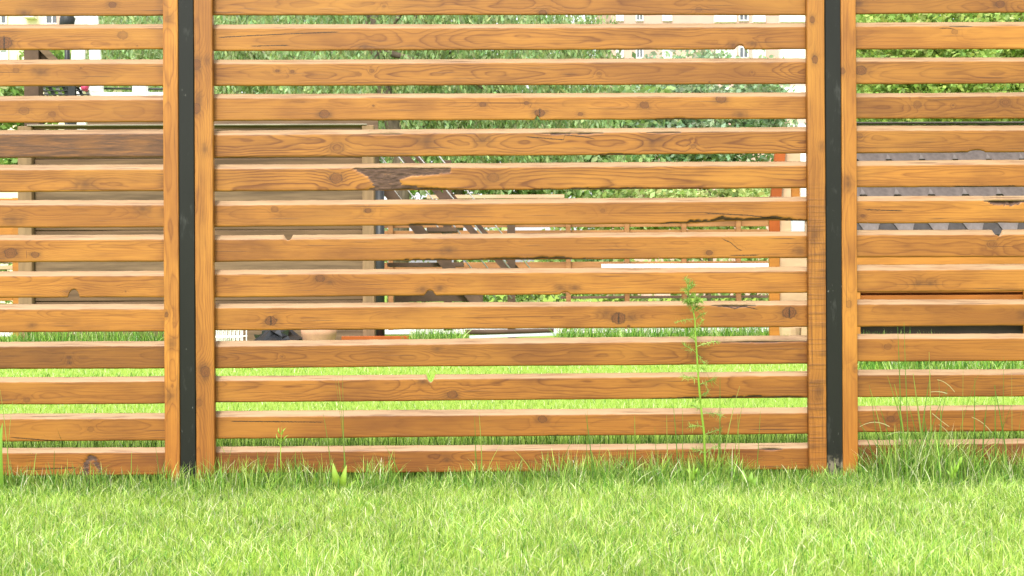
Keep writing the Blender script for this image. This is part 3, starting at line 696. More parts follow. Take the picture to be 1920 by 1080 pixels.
M['grey_wood'] = plain('weathered_grey_timber', (0.172, 0.109, 0.062), 0.8, 0.5, 3.0, (0.35, 1, 5))
M['tan_wood'] = plain('tan_timber', (0.25, 0.155, 0.082), 0.8, 0.3, 3.0, (3, 1, .4))
M['brown_wood'] = plain('dark_brown_timber', (0.105, 0.062, 0.040), 0.8, 0.35, 3.0, (1, 1, 2))
M['orange_wood'] = plain('orange_stained_timber', (0.42, 0.165, 0.028), 0.6, 0.25, 3.0, (0.5, 1, 4))
M['red_wood'] = plain('red_orange_stained_timber', (0.33, 0.075, 0.010), 0.6, 0.2, 3.0)
M['ply'] = plain('pale_plywood', (0.56, 0.38, 0.23), 0.8, 0.15, 2.0, (1, 1, 3))
M['white'] = plain('white_paint', (0.80, 0.79, 0.76), 0.6, 0.08, 2.0)
M['dark_metal'] = plain('dark_metal', (0.025, 0.026, 0.027), 0.45, 0.2, 6.0)
M['zinc'] = plain('pale_metal_pole', (0.34, 0.33, 0.31), 0.4, 0.15, 6.0)
M['bark'] = plain('tree_bark', (0.19, 0.145, 0.105), 0.9, 0.5, 5.0, (3, 3, 0.5), bump=0.8)
M['salmon'] = plain('salmon_render', (0.54, 0.36, 0.30), 0.9, 0.06, 0.6)
M['cream'] = plain('cream_render', (0.80, 0.70, 0.48), 0.9, 0.05, 0.6)
M['glass'] = plain('window_glass', (0.10, 0.11, 0.13), 0.1, 0.2, 0.5, spec=0.6)
M['shingle'] = plain('mauve_grey_shingle', (0.098, 0.078, 0.073), 0.9, 0.3, 14.0)
M['orange_far'] = plain('faded_orange_timber', (0.31, 0.145, 0.052), 0.8, 0.4, 2.0, (0.5, 1, 4))
M['shingle_dark'] = plain('dark_shingle_underlay', (0.050, 0.043, 0.042), 0.9, 0.3, 14.0)
M['terracotta'] = plain('pale_terracotta', (0.42, 0.23, 0.14), 0.8, 0.12, 6.0)
M['black_plastic'] = plain('black_plastic_film', (0.022, 0.023, 0.026), 0.22, 0.2, 6.0, spec=0.6)
M['grey_paint'] = plain('pale_grey_paint', (0.50, 0.54, 0.55), 0.6, 0.08, 3.0)
M['pink'] = plain('pink_plastic', (0.55, 0.06, 0.14), 0.5, 0.1, 3.0)

M['pale_cap'] = plain('pale_weathered_board', (0.30, 0.25, 0.20), 0.8, 0.4, 2.5, (.6, 1, 4))
M['grey_wood_b'] = plain('weathered_brown_timber', (0.142, 0.082, 0.043), 0.8, 0.5, 2.0, (0.35, 1, 6))
M['grey_wood_c'] = plain('weathered_pale_timber', (0.195, 0.130, 0.078), 0.8, 0.5, 2.4, (0.35, 1, 6))
def paving():
    t = NT('pale_concrete_paving'); g = t.node('ShaderNodeNewGeometry').outputs['Position']
    b = t.node('ShaderNodeTexBrick'); t.l.new(g, b.inputs['Vector']); b.inputs['Scale'].default_value = 1.6
    b.inputs['Color1'].default_value = (.66, .64, .60, 1); b.inputs['Color2'].default_value = (.58, .56, .52, 1); b.inputs['Mortar'].default_value = (.25, .24, .2, 1)
    b.inputs['Mortar Size'].default_value = 0.012
    t.bsdf(b.outputs['Color'], 0.85, None)
    return t.m
M['paving'] = paving()
me = bpy.data.meshes.new('path'); me.from_pydata([(-14, 14.6, .004), (14, 14.6, .004), (14, 18.5, .004), (-14, 18.5, .004)], [], [(0, 1, 2, 3)])
tag(link('path', me, None, M['paving']), 'pale paved path across the far side of the lawn', None, None, 'structure')

# --- weathered timber shed (left and centre)
DS = 15.0
p0 = D(36, 640, DS); p1 = D(703, 640, DS); YS = DS - DIST
shed = empty('timber_shed', ((p0.x+p1.x)/2, YS, 0), 'weathered grey brown plank shed behind the left half of the fence', 'shed')
ztop = D(370, 236, DS).z
for xa, xb, m in ((36, 62, 'tan_wood'), (681, 703.5, 'tan_wood')):
    q0 = D(xa, 700, DS); q1 = D(xb, 700, DS)
    MB().box((q0.x, YS - 0.02, -.05), (q1.x, YS + 0.14, ztop), .008).build('corner_post', M[m], shed)
pl = None; k = 0; z = 0.06; xa = D(62.5, 500, DS).x; xb = D(680.5, 500, DS).x
while z < ztop - 0.16:
    h = 0.188 + 0.012*((k*7) % 3 - 1)
    dy = 0.006*((k*5) % 3)
    if pl is None or True:
        MB().box((xa, YS + 0.05 + dy, z), (xb, YS + 0.09 + dy, z + h - 0.012), .006).build('plank', M[('grey_wood', 'grey_wood_b', 'grey_wood', 'grey_wood_c', 'grey_wood_b')[k*3 % 5]], shed)
    z += h; k += 1
MB().box((xa, YS + .045, z), (xb, YS + .095, ztop - .002), .004).build('top_rail', M['grey_wood'], shed)
MB().box((D(52, 236, DS).x, YS - .03, ztop + .001), (D(688, 236, DS).x, YS + .30, ztop + .020), .004).build('capping', M['pale_cap'], shed)
b = MB(); zz = D(370, 229, DS).z
b.box((xa, YS + 2.0, 0), (xb, YS + 2.08, zz + .34)); b.box((xa - .02, YS + .15, 0), (xa + .04, YS + 1.99, ztop - .01)); b.box((xb - .04, YS + .15, 0), (xb + .02, YS + 1.99, ztop - .01))
b.build('rear_walls', M['grey_wood'], shed)

# --- black pipe and staircase right of the shed
pp = D(713, 560, DS - .05)
tag(MB().tube([(pp.x, pp.y, 0), (pp.x, pp.y, D(713, 352, DS).z)], D(721.5, 560, DS).x - D(713, 560, DS).x, 12).build('downpipe', M['dark_metal'], None, True), 'black upright pipe beside the right corner of the timber shed', 'pipe')
DB = 16.5; YB = DB - DIST
st = empty('wooden_staircase', (D(800, 560, DB).x, YB, 0), 'brown timber stair with slanting stringers right of the shed', 'staircase')
def slant(b, x0, y0, x1, y1, wpx, dist, dep, ext=0):
    a = D(x0, y0, dist); c = D(x1, y1, dist); s = (dist/DIST)*mm
    return b.beam(a, c, wpx*s, dep, (0, 1, 0))
slant(MB(), 655, 268, 912, 590, 20, DB, .05).build('stringer', M['brown_wood'], st)
slant(MB(), 738, 268, 985, 545, 12, DB + 1.0, .05).build('stringer', M['brown_wood'], st)
slant(MB(), 760, 268, 1000, 540, 9, DB + 1.2, .05).build('handrail', M['brown_wood'], st)
b = MB(); rect(b, 800, 426, 856, 434, DB + .1, .5); b.build('tread', M['brown_wood'], st)
b = MB(); rect(b, 726, 492, 868, 500, DB + .1, .5); b.build('tread', M['brown_wood'], st)
b = MB(); rect(b, 740, 545, 905, 566, DB + .1, .5); b.build('tread', M['brown_wood'], st)
b = MB(); rect(b, 832, 300, 846, 620, DB + 1.1, .08); b.build('newel_post', M['brown_wood'], st)
b = MB(); rect(b, 952, 418, 966, 640, DB + 1.0, .08); b.build('newel_post', M['brown_wood'], st)
for i, (x0, y0, x1, y1) in enumerate(((640, 225, 880, 545), (688, 262, 930, 560), (722, 262, 960, 560), (760, 262, 1002, 560), (805, 270, 1040, 560), (700, 235, 735, 300))):
    a = D(x0, y0, DB + .6); c = D(x1, y1, DB + .6)
    tag(MB().tube([a, c], .010, 6).build('metal_pole', M['zinc'], None, True),
        ['thin pale pole leaning along the lower edge of the stair', 'second thin pale pole leaning on the stair', 'third thin pale pole leaning on the stair', 'fourth thin pale pole leaning on the stair', 'rightmost thin pale pole leaning beyond the stair', 'short steep pale pole by the corner of the shed'][i], 'pole', 'pale poles leaning by the stair')

# --- low timber fence across the middle distance
DF = 21.0; YF = DF - DIST; SF = DF/DIST*mm
lf = empty('low_timber_fence', (D(1190, 560, DF).x, YF, 0), 'orange timber rail fence beyond the lawn in the middle distance', 'fence')
for xp in (733, 840, 958, 1066, 1176, 1283, 1385):
    q0 = D(xp - 4.5, 560, DF); q1 = D(xp + 4.5, 560, DF)
    MB().box((q0.x, YF - .03, 0), (q1.x, YF + .06, D(xp, 373, DF).z), .006).build('post', M['orange_far'], lf)
for (ya, yb, m) in ((373, 384, 'ply'), (386, 427, 'orange_far'), (429.5, 456, 'orange_far'), (458, 487, 'orange_far'), (489, 520, 'orange_far'), (522, 552, 'orange_far'), (553.5, 560.5, 'brown_wood'), (566, 600, 'brown_wood')):
    if m == 'brown_wood': a, c = 1052, 1442
    else: a, c = 712, 1442
    p = D(a, yb, DF); q = D(c, ya, DF)
    MB().box((p.x, YF + .065, p.z), (q.x, YF + .095, q.z), .004).build('rail', M[m], lf)
b = MB(); rect(b, 1128, 493.5, 1442, 508, DF - .4, .05); tag(b.build('white_board', M['white'], None), 'long white board leaning on the far timber fence', 'board')
b = MB(); rect(b, 800, 364.5, 1058, 372, DF + .3, .12); tag(b.build('roof_edge', M['ply'], None), 'long pale pink beam lying on top of the far timber fence', 'beam')

# --- shingled playhouse (right)
DH = 11.4; YH = DH - DIST; SH = DH/DIST*mm
xl, xr = D(1593, 430, DH).x, D(2190, 430, DH).x
zr, ze = D(1760, 234, DH + .8).z, D(1760, 440, DH).z
ph = empty('playhouse', ((xl+xr)/2, YH, 0), 'orange timber playhouse with a mauve grey shingle roof behind the right bay', 'playhouse')
RA = Vector((0, .80, zr - ze)); RL = RA.length; RD = RA.normalized(); RN = Vector((0, -RD.z, RD.y))
MB().add([(xl, YH, ze), (xr, YH, ze), (xr, YH + .80, zr), (xl, YH + .80, zr), (xl, YH + 1.6, ze), (xr, YH + 1.6, ze), (xl, YH + .03, ze - .03), (xr, YH + .03, ze - .03), (xl, YH + .8, zr - .05), (xr, YH + .8, zr - .05), (xl, YH + 1.57, ze - .03), (xr, YH + 1.57, ze - .03)],
         [(0,1,2,3), (3,2,5,4), (6,8,9,7), (8,10,11,9), (0,6,7,1), (4,5,11,10), (0,3,8,6), (3,4,10,8), (1,7,9,2), (2,9,11,5)]).build('roof', M['shingle_dark'], ph)
TW = 66*SH
def slope_t(py):
    """distance up the slope whose point is seen at photo row py"""
    lo, hi = -0.5, RL + 0.5; f = lambda t: (Vector((D(1760, 430, DH).x, YH, ze)) + RD*t)
    CI = CR.transposed()
    for _ in range(40):
        m = (lo+hi)/2; q = CI @ (f(m) - CPOS); y = 540 - q.y/(-q.z)*FPX
        if y > py: lo = m
        else: hi = m
    return lo
ROWS = [440, 399, 366, 333, 300]
M['shingle_b'] = plain('pale_mauve_grey_shingle', (0.138, 0.115, 0.110), 0.9, 0.3, 14.0)
shms = []
def shingle_mesh(EX, mat):
    w2 = TW/2*0.985
    pts = [(-w2*.30, 0), (w2*.30, 0), (w2, EX*1.30), (w2, EX*1.9), (-w2, EX*1.9), (-w2, EX*1.30)]
    vs = [(x, y, .014 - .006*(y/(EX*1.9))) for x, y in pts] + [(x, y, .003) for x, y in pts]
    fs = [(0,1,2,3,4,5)] + [(i, i+6, (i+1) % 6 + 6, (i+1) % 6) for i in range(6)] + [(11,10,9,8,7,6)]
    me = bpy.data.meshes.new('shingle'); me.from_pydata(vs, [], fs); me.update(); me.materials.append(mat); return me
rot = Matrix((Vector((1, 0, 0)), RD, RN)).transposed().to_4x4()
EXU = slope_t(333) - slope_t(366)
shms = [shingle_mesh(EXU, M['shingle_b']), shingle_mesh(EXU, M['shingle'])]
for r, py in enumerate(ROWS):
    tt = slope_t(py); c0 = Vector((xl, YH, ze)) + RD*tt + RN*(.003 + .004*(r % 2))
    x = D(1634 if r % 2 == 0 else 1667, py, DH).x
    while x - TW > xl: x -= TW
    while x < xr - TW*.4:
        o = bpy.data.objects.new('shingle', shms[r % 2]); col.objects.link(o); o.parent = ph
        o.matrix_parent_inverse = Matrix.Translation(-Vector(ph.location))
        o.matrix_basis = Matrix.Translation((x, c0.y, c0.z)) @ rot
        x += TW
MB().box((xl, YH + .74, zr + .010), (xr, YH + .86, zr + .025), .004).build('ridge', M['shingle'], ph)
b = MB(); rect(b, 1593, 466, 2190, 497, DH + .02, .06, .004); b.build('beam', M['orange_wood'], ph)
M['deep_orange'] = plain('deep_orange_stained_timber', (0.30, 0.095, 0.013), 0.6, 0.25, 3.0, (0.5, 1, 4))
for i in range(4):
    y0 = 497 + i*26.5
    b = MB(); rect(b, 1597, y0 + 1.2, 2186, y0 + 26, DH + .12 + .006*(i % 2), .03, .004); b.build('plank', M['deep_orange'], ph)
for xp in (1597, 1925):
    q = D(xp, 600, DH + .03); MB().box((q.x, YH + .03, 0), (q.x + .09, YH + .115, D(xp, 466, DH).z), .005).build('post', M['orange_wood'], ph)
b = MB(); b.box((xl + .05, YH + .20, .02), (xr - .05, YH + 1.4, D(1760, 603.5, DH).z - .01)); b.build('floor', plain('shade_dark_timber', (0.026, 0.017, 0.012), 0.8, 0.3, 3.0), ph)  # shade of the underfloor gap put into a very dark brown
b = MB(); b.box((xl + .05, YH + 1.45, .10), (xr - .05, YH + 1.5, ze)); b.box((xl + .02, YH + .2, .15), (xl + .06, YH + 1.44, ze)); b.box((xr - .06, YH + .2, .15), (xr - .02, YH + 1.44, ze)); b.build('wall', M['red_wood'], ph)

# --- unfinished kiosk left of the playhouse
DK = 14.0; YK = DK - DIST
kk = empty('timber_kiosk', (D(1480, 600, DK).x, YK, 0), 'half built pale plywood kiosk with a red orange corner post beside the playhouse', 'kiosk')
b = MB(); slant(b, 1464, 270, 1454, 375, 19, DK, .07); b.build('roof_brace', M['red_wood'], kk)
b = MB(); rect(b, 1443.5, 376, 1462.5, 470, DK + .01, .07, .004); b.build('corner_post', M['red_wood'], kk)
b = MB(); rect(b, 1444, 471, 1462, 640, DK + .01, .07, .004); b.build('lower_post', M['orange_wood'], kk)
b = MB(); rect(b, 1463, 395, 1600, 640, DK + .05, .03); b.build('panel', M['ply'], kk)
b = MB(); rect(b, 1464, 345, 1483, 394.5, DK + .05, .03); b.build('panel', M['ply'], kk)
b = MB(); rect(b, 1484, 280, 1500, 394.5, DK + .10, .05, .003); b.build('stud', M['orange_wood'], kk)
b = MB(); rect(b, 1468, 270, 1508, 303, DK + .05, .03); b.build('panel', M['ply'], kk)
b = MB(); rect(b, 1484, 413, 1509, 438, DK + .0, .045, .004); b.build('bracket', M['grey_paint'], kk)
b = MB(); rect(b, 1502, 280, 1511, 412, DK + .02, .05); b.build('jamb', M['white'], kk)
tb = D(1482, 640, DK - .8)
vs = []; n = 14; zt = D(1482, 614, DK - .8).z; rt = 21*(DK - .8)/DIST*mm
tub = MB(); ring = lambda r, z: [(tb.x + r*math.cos(2*math.pi*i/n), tb.y + r*math.sin(2*math.pi*i/n), z) for i in range(n)]
tub.add(ring(rt*.8, 0) + ring(rt, zt) + ring(rt*.9, zt) + ring(rt*.85, zt*.7), [tuple(range(n))[::-1]] + [(a*n+i, a*n+(i+1) % n, (a+1)*n+(i+1) % n, (a+1)*n+i) for a in range(3) for i in range(n)] + [tuple(range(3*n, 4*n))])
tag(tub.build('planter_tub', M['ply'], None), 'pale tapering wooden tub on the grass in front of the kiosk', 'planter')

# --- clutter on the ground between shed and lawn
DG = 14.2
def sheet_bag():
    c = D(520, 640, DG); n, m = 16, 9; vs = []; fs = []; W2 = D(566, 640, DG).x - c.x; H = D(520, 612, DG).z
    r = np.random.default_rng(4)
    for j in range(m):
        for i in range(n):
            t = 2*math.pi*i/n; f = j/(m-1); rr = (1 - f**3*.9)*(1 + .16*r.normal())
            vs.append((c.x + W2*math.cos(t)*rr, c.y + .28*math.sin(t)*rr, H*f*(1 + .10*r.normal())))
    for j in range(m-1):
        for i in range(n): fs.append((j*n+i, j*n+(i+1) % n, (j+1)*n+(i+1) % n, (j+1)*n+i))
    fs.append(tuple(range((m-1)*n, m*n)))
    return MB().add(vs, fs).build('plastic_bag', M['black_plastic'])
tag(sheet_bag(), 'crumpled shiny black plastic bag on the ground before the shed', 'bag')
def lathe(name, mat, px, dist, prof, n=18):
    c = D(px, 640, dist); vs = []; fs = []
    for (r, z) in prof: vs += [(c.x + r*math.cos(2*math.pi*i/n), c.y + r*math.sin(2*math.pi*i/n), z) for i in range(n)]
    for j in range(len(prof)-1):
        for i in range(n): fs.append((j*n+i, j*n+(i+1) % n, (j+1)*n+(i+1) % n, (j+1)*n+i))
    fs.append(tuple(range(n))[::-1]); fs.append(tuple(range((len(prof)-1)*n, len(prof)*n)))
    return MB().add(vs, fs).build(name, mat, None, True)
rp = 33*DG/DIST*mm; hp = D(598, 617, DG).z
tag(lathe('flower_pot', M['terracotta'], 598, DG, [(rp*.72, 0), (rp*.80, .05), (rp, hp*.75), (rp*1.02, hp*.97), (rp*.95, hp), (rp*.88, hp*.9), (rp*.8, hp*.7)]), 'pale terracotta pot beside the black plastic bag', 'pot')
cr = empty('plastic_crate', (D(425, 640, DG).x, DG - DIST, 0), 'white open grid crate left of the black plastic bag', 'crate')
zt = D(425, 620, DG).z; ca, cb_ = D(392, 640, DG).x, D(452, 640, DG).x; b = MB()
for i in range(9):
    x = ca + (cb_-ca)*i/8; b.box((x-.006, DG-DIST-.006, 0), (x+.006, DG-DIST+.006, zt)); b.box((x-.006, DG-DIST+.30, 0), (x+.006, DG-DIST+.312, zt))
for i in range(4):
    z = zt*i/3; b.box((ca-.01, DG-DIST-.010, z), (cb_+.01, DG-DIST+.010, z+.012)); b.box((ca-.01, DG-DIST+.296, z), (cb_+.01, DG-DIST+.316, z+.012))
b.build('grid', M['white'], cr)
b = MB(); rect(b, 640, 630, 792, 645, DG + .6, .10, .004); tag(b.build('timber_offcut', M['red_wood']), 'dark red brown timber lying on the ground right of the pot', 'timber')
b = MB(); b.tube([D(872, 622.5, DG + 1.2), D(905, 623, DG + 1.2), D(1038, 620, DG + 1.25)], [.034, .036, .030], 10); tag(b.build('garden_log', M['brown_wood'], None, True), 'thin dark brown log lying on the grass in mid view', 'log')
b = MB(); b.beam(D(880, 632, DG + .8), D(1042, 626.5, DG + .95), .10, .035, (0, 0, 1)); tag(b.build('white_board', M['grey_paint']), 'white board lying on the grass in front of the brown log', 'board')

# --- orange fence piece at the far left
DO = 17.0; YO = DO - DIST
of = empty('orange_fence_section', (D(10, 600, DO).x, YO, 0), 'short orange timber fence section left of the shed at the photo edge', 'fence')
b = MB(); rect(b, 24, 371, 40, 640, DO, .09, .005); b.build('post', M['orange_wood'], of)
for (ya, yb, m) in ((369, 371.5, 'white'), (372, 420, 'orange_wood'), (426, 470, 'orange_wood'), (474, 494, 'orange_wood'), (498, 507, 'ply'), (512, 552, 'orange_wood'), (556, 566, 'orange_wood')):
    b = MB(); rect(b, -420, ya, 23.5, yb, DO + .03, .03, .003); b.build('rail', M[m], of)

# --- things standing behind the shed on the left
DP = 19.0; YP = DP - DIST
pg = empty('pergola_post', (D(60, 600, DP).x, YP, 0), 'dark brown timber post with a slanting brace rising behind the shed', 'post')
b = MB(); rect(b, 47.5, 66, 72, 690, DP, .20, .006); b.build('upright', M['brown_wood'], pg)
b = MB(); slant(b, 62, 74, 150, 160, 11, DP + .05, .09); b.build('brace', M['grey_wood'], pg)
b = MB(); slant(b, 72, 96, 110, 132, 16, DP + .12, .06); b.build('brace', M['brown_wood'], pg)
DW = 22.0; YW = DW - DIST
sw = empty('garden_swing', (D(200, 600, DW).x, YW, 0), 'white painted garden swing frame with tapering legs behind the shed', 'swing')
for (x0, x1, wa) in ((155, 142, 24), (172, 184, 20)):
    b = MB(); slant(b, x0, 0, x1, 180, wa, DW, .08); b.build('leg', M['white'], sw)
b = MB(); rect(b, 168, 172.5, 385, 183, DW - .1, .3, .005); b.build('seat', M['white'], sw)
b = MB(); rect(b, 120, -20, 385, 0, DW, .12, .005); b.build('top_bar', M['white'], sw)
for (x0, x1) in ((166, 188), (248, 272), (366, 384)):
    b = MB(); rect(b, x0, 156, x1, 172, DW - .08, .2, .005); b.build('armrest', M['white'], sw)
for (x0, x1) in ((145, 160), (255, 265), (370, 380)):
    b = MB(); rect(b, x0, 181, x1, 640, DW + .05, .10); b.build('leg', M['white'], sw)
b = MB(); b.tube([D(194, 166, DW + .2), D(385, 167.5, DW + .2)], .02, 8); b.build('rail', M['dark_metal'], sw, True)
rk = empty('metal_rack', (D(120, 600, 20.5).x, 16.0, 0), 'dark slatted metal rack with slanting bars behind the shed', 'rack')
for ya in (161, 168.5, 176):
    b = MB(); rect(b, 74, ya, 166, ya + 2.2, 20.5, .05); b.build('rail', M['dark_metal'], rk)
for i in range(7):
    b = MB(); b.beam(D(78 + 13*i, 160, 20.55), D(90 + 13*i, 180, 20.55), .05, .03, (0, 1, 0)); b.build('bar', M['dark_metal'] if i % 2 else M['zinc'], rk)
b = MB(); rect(b, 130, 160, 140.5, 690, 20.4, .08); b.build('post', M['dark_metal'], rk)
b = MB(); rect(b, 74, 178, 80, 690, 20.4, .08); b.build('post', M['dark_metal'], rk)
b = MB(); b.tube([D(154, 163, 20.3), D(164, 166, 20.3)], [.05, .06], 10); tag(b.build('pink_ball_float', M['pink'], None, True), 'small crimson pink plastic item resting on the dark metal rack', 'toy')
b = MB(); b.tube([D(123, 60, 21.2), D(127, 34, 21.2), D(121, 22, 21.2)], [.12, .14, .05], 12); b.tube([D(126, 200, 21.2), D(126, 60, 21.2)], [.05, .05], 8)
b.tube([(D(126, 200, 21.2).x, 21.2 - DIST, 0), D(126, 200, 21.2)], [.05, .05], 8)
tag(b.build('street_lantern', M['dark_metal'], None, True), 'dark grey rounded lantern head on a pole left of the white swing', 'lantern')

# --- houses far away
def house(name, label, xa, xb, ya, yb, dist, wall, roof_h, wins, dep=12.0):
    p = D(xa, yb, dist); q = D(xb, ya, dist); Y = dist - DIST; s = dist/DIST*mm
    e = empty(name, ((p.x+q.x)/2, Y, 0), label, 'building')
    MB().box((p.x, Y, 0), (q.x, Y + dep, q.z)).build('wall', M[wall], e)
    MB().add([(p.x-.4, Y-.4, q.z+.02), (q.x+.4, Y-.4, q.z+.02), (q.x+.4, Y+dep+.4, q.z+.02), (p.x-.4, Y+dep+.4, q.z+.02), (p.x-.4, Y+dep/2, q.z+roof_h), (q.x+.4, Y+dep/2, q.z+roof_h)],
             [(0,1,5,4), (2,3,4,5), (0,4,3), (1,2,5), (3,2,1,0)]).build('roof', M['brown_wood'], e)
    for (x0, y0, x1, y1, kind) in wins:
        a = D(x0, y1, dist); c = D(x1, y0, dist)
        if kind == 'w':
            b = MB(); fw = 2.2*s
            b.box((a.x, Y-.10, a.z), (a.x+fw, Y-.01, c.z)); b.box((c.x-fw, Y-.10, a.z), (c.x, Y-.01, c.z))
            b.box((a.x+fw, Y-.10, a.z), (c.x-fw, Y-.01, a.z+fw)); b.box((a.x+fw, Y-.10, c.z-fw), (c.x-fw, Y-.01, c.z))
            mx = (a.x+c.x)/2; b.box((mx-fw*.4, Y-.09, a.z+fw), (mx+fw*.4, Y-.02, c.z-fw))
            f = b.build('window', M['white'], e)
            g = MB().box((a.x+fw*.9, Y-.05, a.z+fw*.9), (c.x-fw*.9, Y-.03, c.z-fw*.9)).build('pane', M['glass'] if (int(x0) % 3) else M['grey_paint'], f)
            g.matrix_parent_inverse = f.matrix_parent_inverse.copy(); g.matrix_parent_inverse = Matrix.Identity(4)
        else:
            MB().box((a.x, Y-.5, a.z), (c.x, Y-.005, c.z)).build({'p': 'panel', 'b': 'balcony'}[kind], M[{'p': 'salmon', 'b': 'white'}[kind]], e)
    return e
house('cream_house', 'cream house with white windows beyond the upper left gaps', -260, 128, -120, 520, 60, 'cream', 3.5,
      [(86, 22, 112, 46, 'w'), (-8, 22, 14, 46, 'w'), (-12, 93, 16, 125, 'w'), (-70, 22, -40, 60, 'w'), (50, 31, 70, 36, 'b'), (113, 28, 122, 60, 'p'), (48, 20, 68, 30.5, 'p')])
sw_ = []
for yy in (-60, 18, 88, 158, 228):
    for i, xx in enumerate((1155, 1192, 1242, 1335, 1385, 1480)):
        sw_.append((xx, yy, xx + (14 if i < 2 else 18), yy + 22, 'w'))
    sw_ += [(1338, yy + 8, 1378, yy + 26, 'b'), (1410, yy + 2, 1432, yy + 26, 'b'), (1460, yy + 6, 1512, yy + 26, 'b')]
sw_ = [q for q in sw_ if not (q[4] == 'w' and q[0] == 1335)]
sw_ = [q for q in sw_ if not (q[4] == 'w' and q[0] == 1480)]
house('apartment_block', 'salmon pink apartment block with white balconies above the middle of the fence', 1148, 1560, -140, 520, 80, 'salmon', 3.0, sw_)

# ------------------------------------------------------------------ trees
def leaf_mesh(name, P, size, tint, hang=0.0, seed=0):
    r = np.random.default_rng(seed); n = len(P)
    d = r.normal(size=(n, 3)); d[:, 2] -= hang*2.2; d /= np.linalg.norm(d, axis=1)[:, None]
    q = r.normal(size=(n, 3)); s = np.cross(d, q); s /= np.linalg.norm(s, axis=1)[:, None]
    L = size*r.uniform(.7, 1.3, n)[:, None]; W = L*(0.17 if hang else 0.30)
    V = np.stack([P - d*L*.5, P + s*W, P + d*L*.5, P - s*W], 1).astype(np.float32)
    T = np.repeat(tint[:, None, :], 4, 1)
    return raw_mesh(name, V.reshape(-1, 3), np.arange(4*n), np.full(n, 4), {'tint': T.reshape(-1, 3)})

def tints(n, base, seed, sp=0.2, yellow=0.0):
    r = np.random.default_rng(seed); c = np.array(base)[None]*(1 + r.normal(0, sp, (n, 1)))
    c = c*(1 + r.normal(0, .07, (n, 3))); c[:, 0] *= 1 + yellow*r.random(n); return np.clip(c, .008, .8)

def tree(name, label, px, dist, trunk, blobs, n, size, base, hang=0.0, seed=1, group=None, wpx=14, strands=0):
    """trunk: pixel path from foot upward; blobs: (px, py, rx px, rz px, depth m)"""
    s = dist/DIST*mm; f = D(px, 640, dist); e = empty(name, (f.x, f.y, 0), label, 'tree' if 'shrub' not in name else 'shrub', group)
    pts = [Vector((f.x, f.y, -.1))] + [D(x, y, dist) for x, y in trunk]
    rr = [wpx*s*.62] + [wpx*s*.5*(1 - .5*i/len(trunk)) for i in range(len(trunk))]
    b = MB(); b.tube(pts, rr, 10)
    r = np.random.default_rng(seed); top = pts[-1]
    for i, (bx, by, rx, rz, dp) in enumerate(blobs):
        c = D(bx, by, dist); st = pts[max(1, len(pts)-1 - i % 2)]
        mid = (st + c)/2 + Vector((r.normal()*.2, r.normal()*.2, .3)); b.tube([st, mid, c], [rr[-1]*.6, rr[-1]*.4, rr[-1]*.12], 6)
    b.build('trunk', M['bark'], e, True)
    A = sum(q[2]*q[3] for q in blobs); PP = []
    for i, (bx, by, rx, rz, dp) in enumerate(blobs):
        k = int(n*rx*rz/A); c = D(bx, by, dist)
        if strands:
            ns = max(6, k//46)
            a = r.uniform(0, 2*np.pi, ns); q = np.sqrt(r.random(ns)); x0 = c.x + np.cos(a)*q*rx*s; y0 = c.y + np.sin(a)*q*dp; z0 = c.z + rz*s*(1 - q**2*.5)*r.uniform(.1, 1, ns)
            ln = rz*s*r.uniform(.5, 1.6, ns)
            t = r.random((ns, 46)); sway = r.normal(0, .12, (ns, 1))
            X = x0[:, None] + sway*t*ln[:, None]*.6 + r.normal(0, .05, t.shape); Y = y0[:, None] + r.normal(0, .05, t.shape); Z = z0[:, None] - t*ln[:, None]
            PP.append(np.c_[X.ravel(), Y.ravel(), Z.ravel()])
        else:
            # clumps through the volume
            nc = max(8, k//60); d = r.normal(size=(nc, 3)); d /= np.linalg.norm(d, axis=1)[:, None]; d *= (r.random(nc)**.45)[:, None]
            cc = np.array(c)[None] + d*np.array([rx*s, dp, rz*s])[None]
            g = r.normal(size=(nc, 60, 3))*np.array([rx*s*.16, dp*.16, rz*s*.13])[None, None]
            PP.append((cc[:, None, :] + g).reshape(-1, 3))
    PP = np.concatenate(PP); PP = PP[PP[:, 2] > .06]
    link('crown', leaf_mesh('crown', PP, size, tints(len(PP), base, seed, .22, .3), hang, seed), e, M['leaf'])
    return e
W1 = (.265, .405, .185); W2 = (.315, .455, .235)
tree('willow_tree', 'weeping willow with a thick leaning trunk right of the shed', 745, 26, [(752, 300), (735, 228), (700, 90), (690, -60)],
     [(560, 20, 170, 120, 2.5), (760, 20, 180, 120, 2.5), (930, 60, 170, 150, 2.5), (1040, 90, 120, 170, 2.2), (870, 200, 180, 120, 2.2), (1010, 250, 150, 110, 2.0), (700, 160, 200, 120, 2.5)], 30000, .16, W1, 1.0, 11, 'willows beyond the shed', 34, 1)
tree('willow_tree', 'weeping willow with a slender trunk above the shed', 604, 31, [(603, 172), (597, 100), (590, 20), (600, -80)],
     [(430, 30, 150, 130, 2.5), (330, 60, 160, 140, 2.5), (560, 110, 170, 110, 2.5), (450, 150, 180, 90, 2.5), (250, 110, 90, 90, 2.0)], 24000, .18, W2, 1.0, 12, 'willows beyond the shed', 27, 1)
tree('broadleaf_tree', 'dense green tree behind the white garden swing', 260, 36, [(262, 300), (258, 120)],
     [(240, 60, 90, 110, 2.5), (330, 110, 110, 110, 2.5), (30, 240, 60, 90, 1.5), (0, 190, 70, 60, 1.5), (90, 130, 60, 60, 1.5)], 9000, .24, (.26, .42, .14), 0, 13, None, 14)
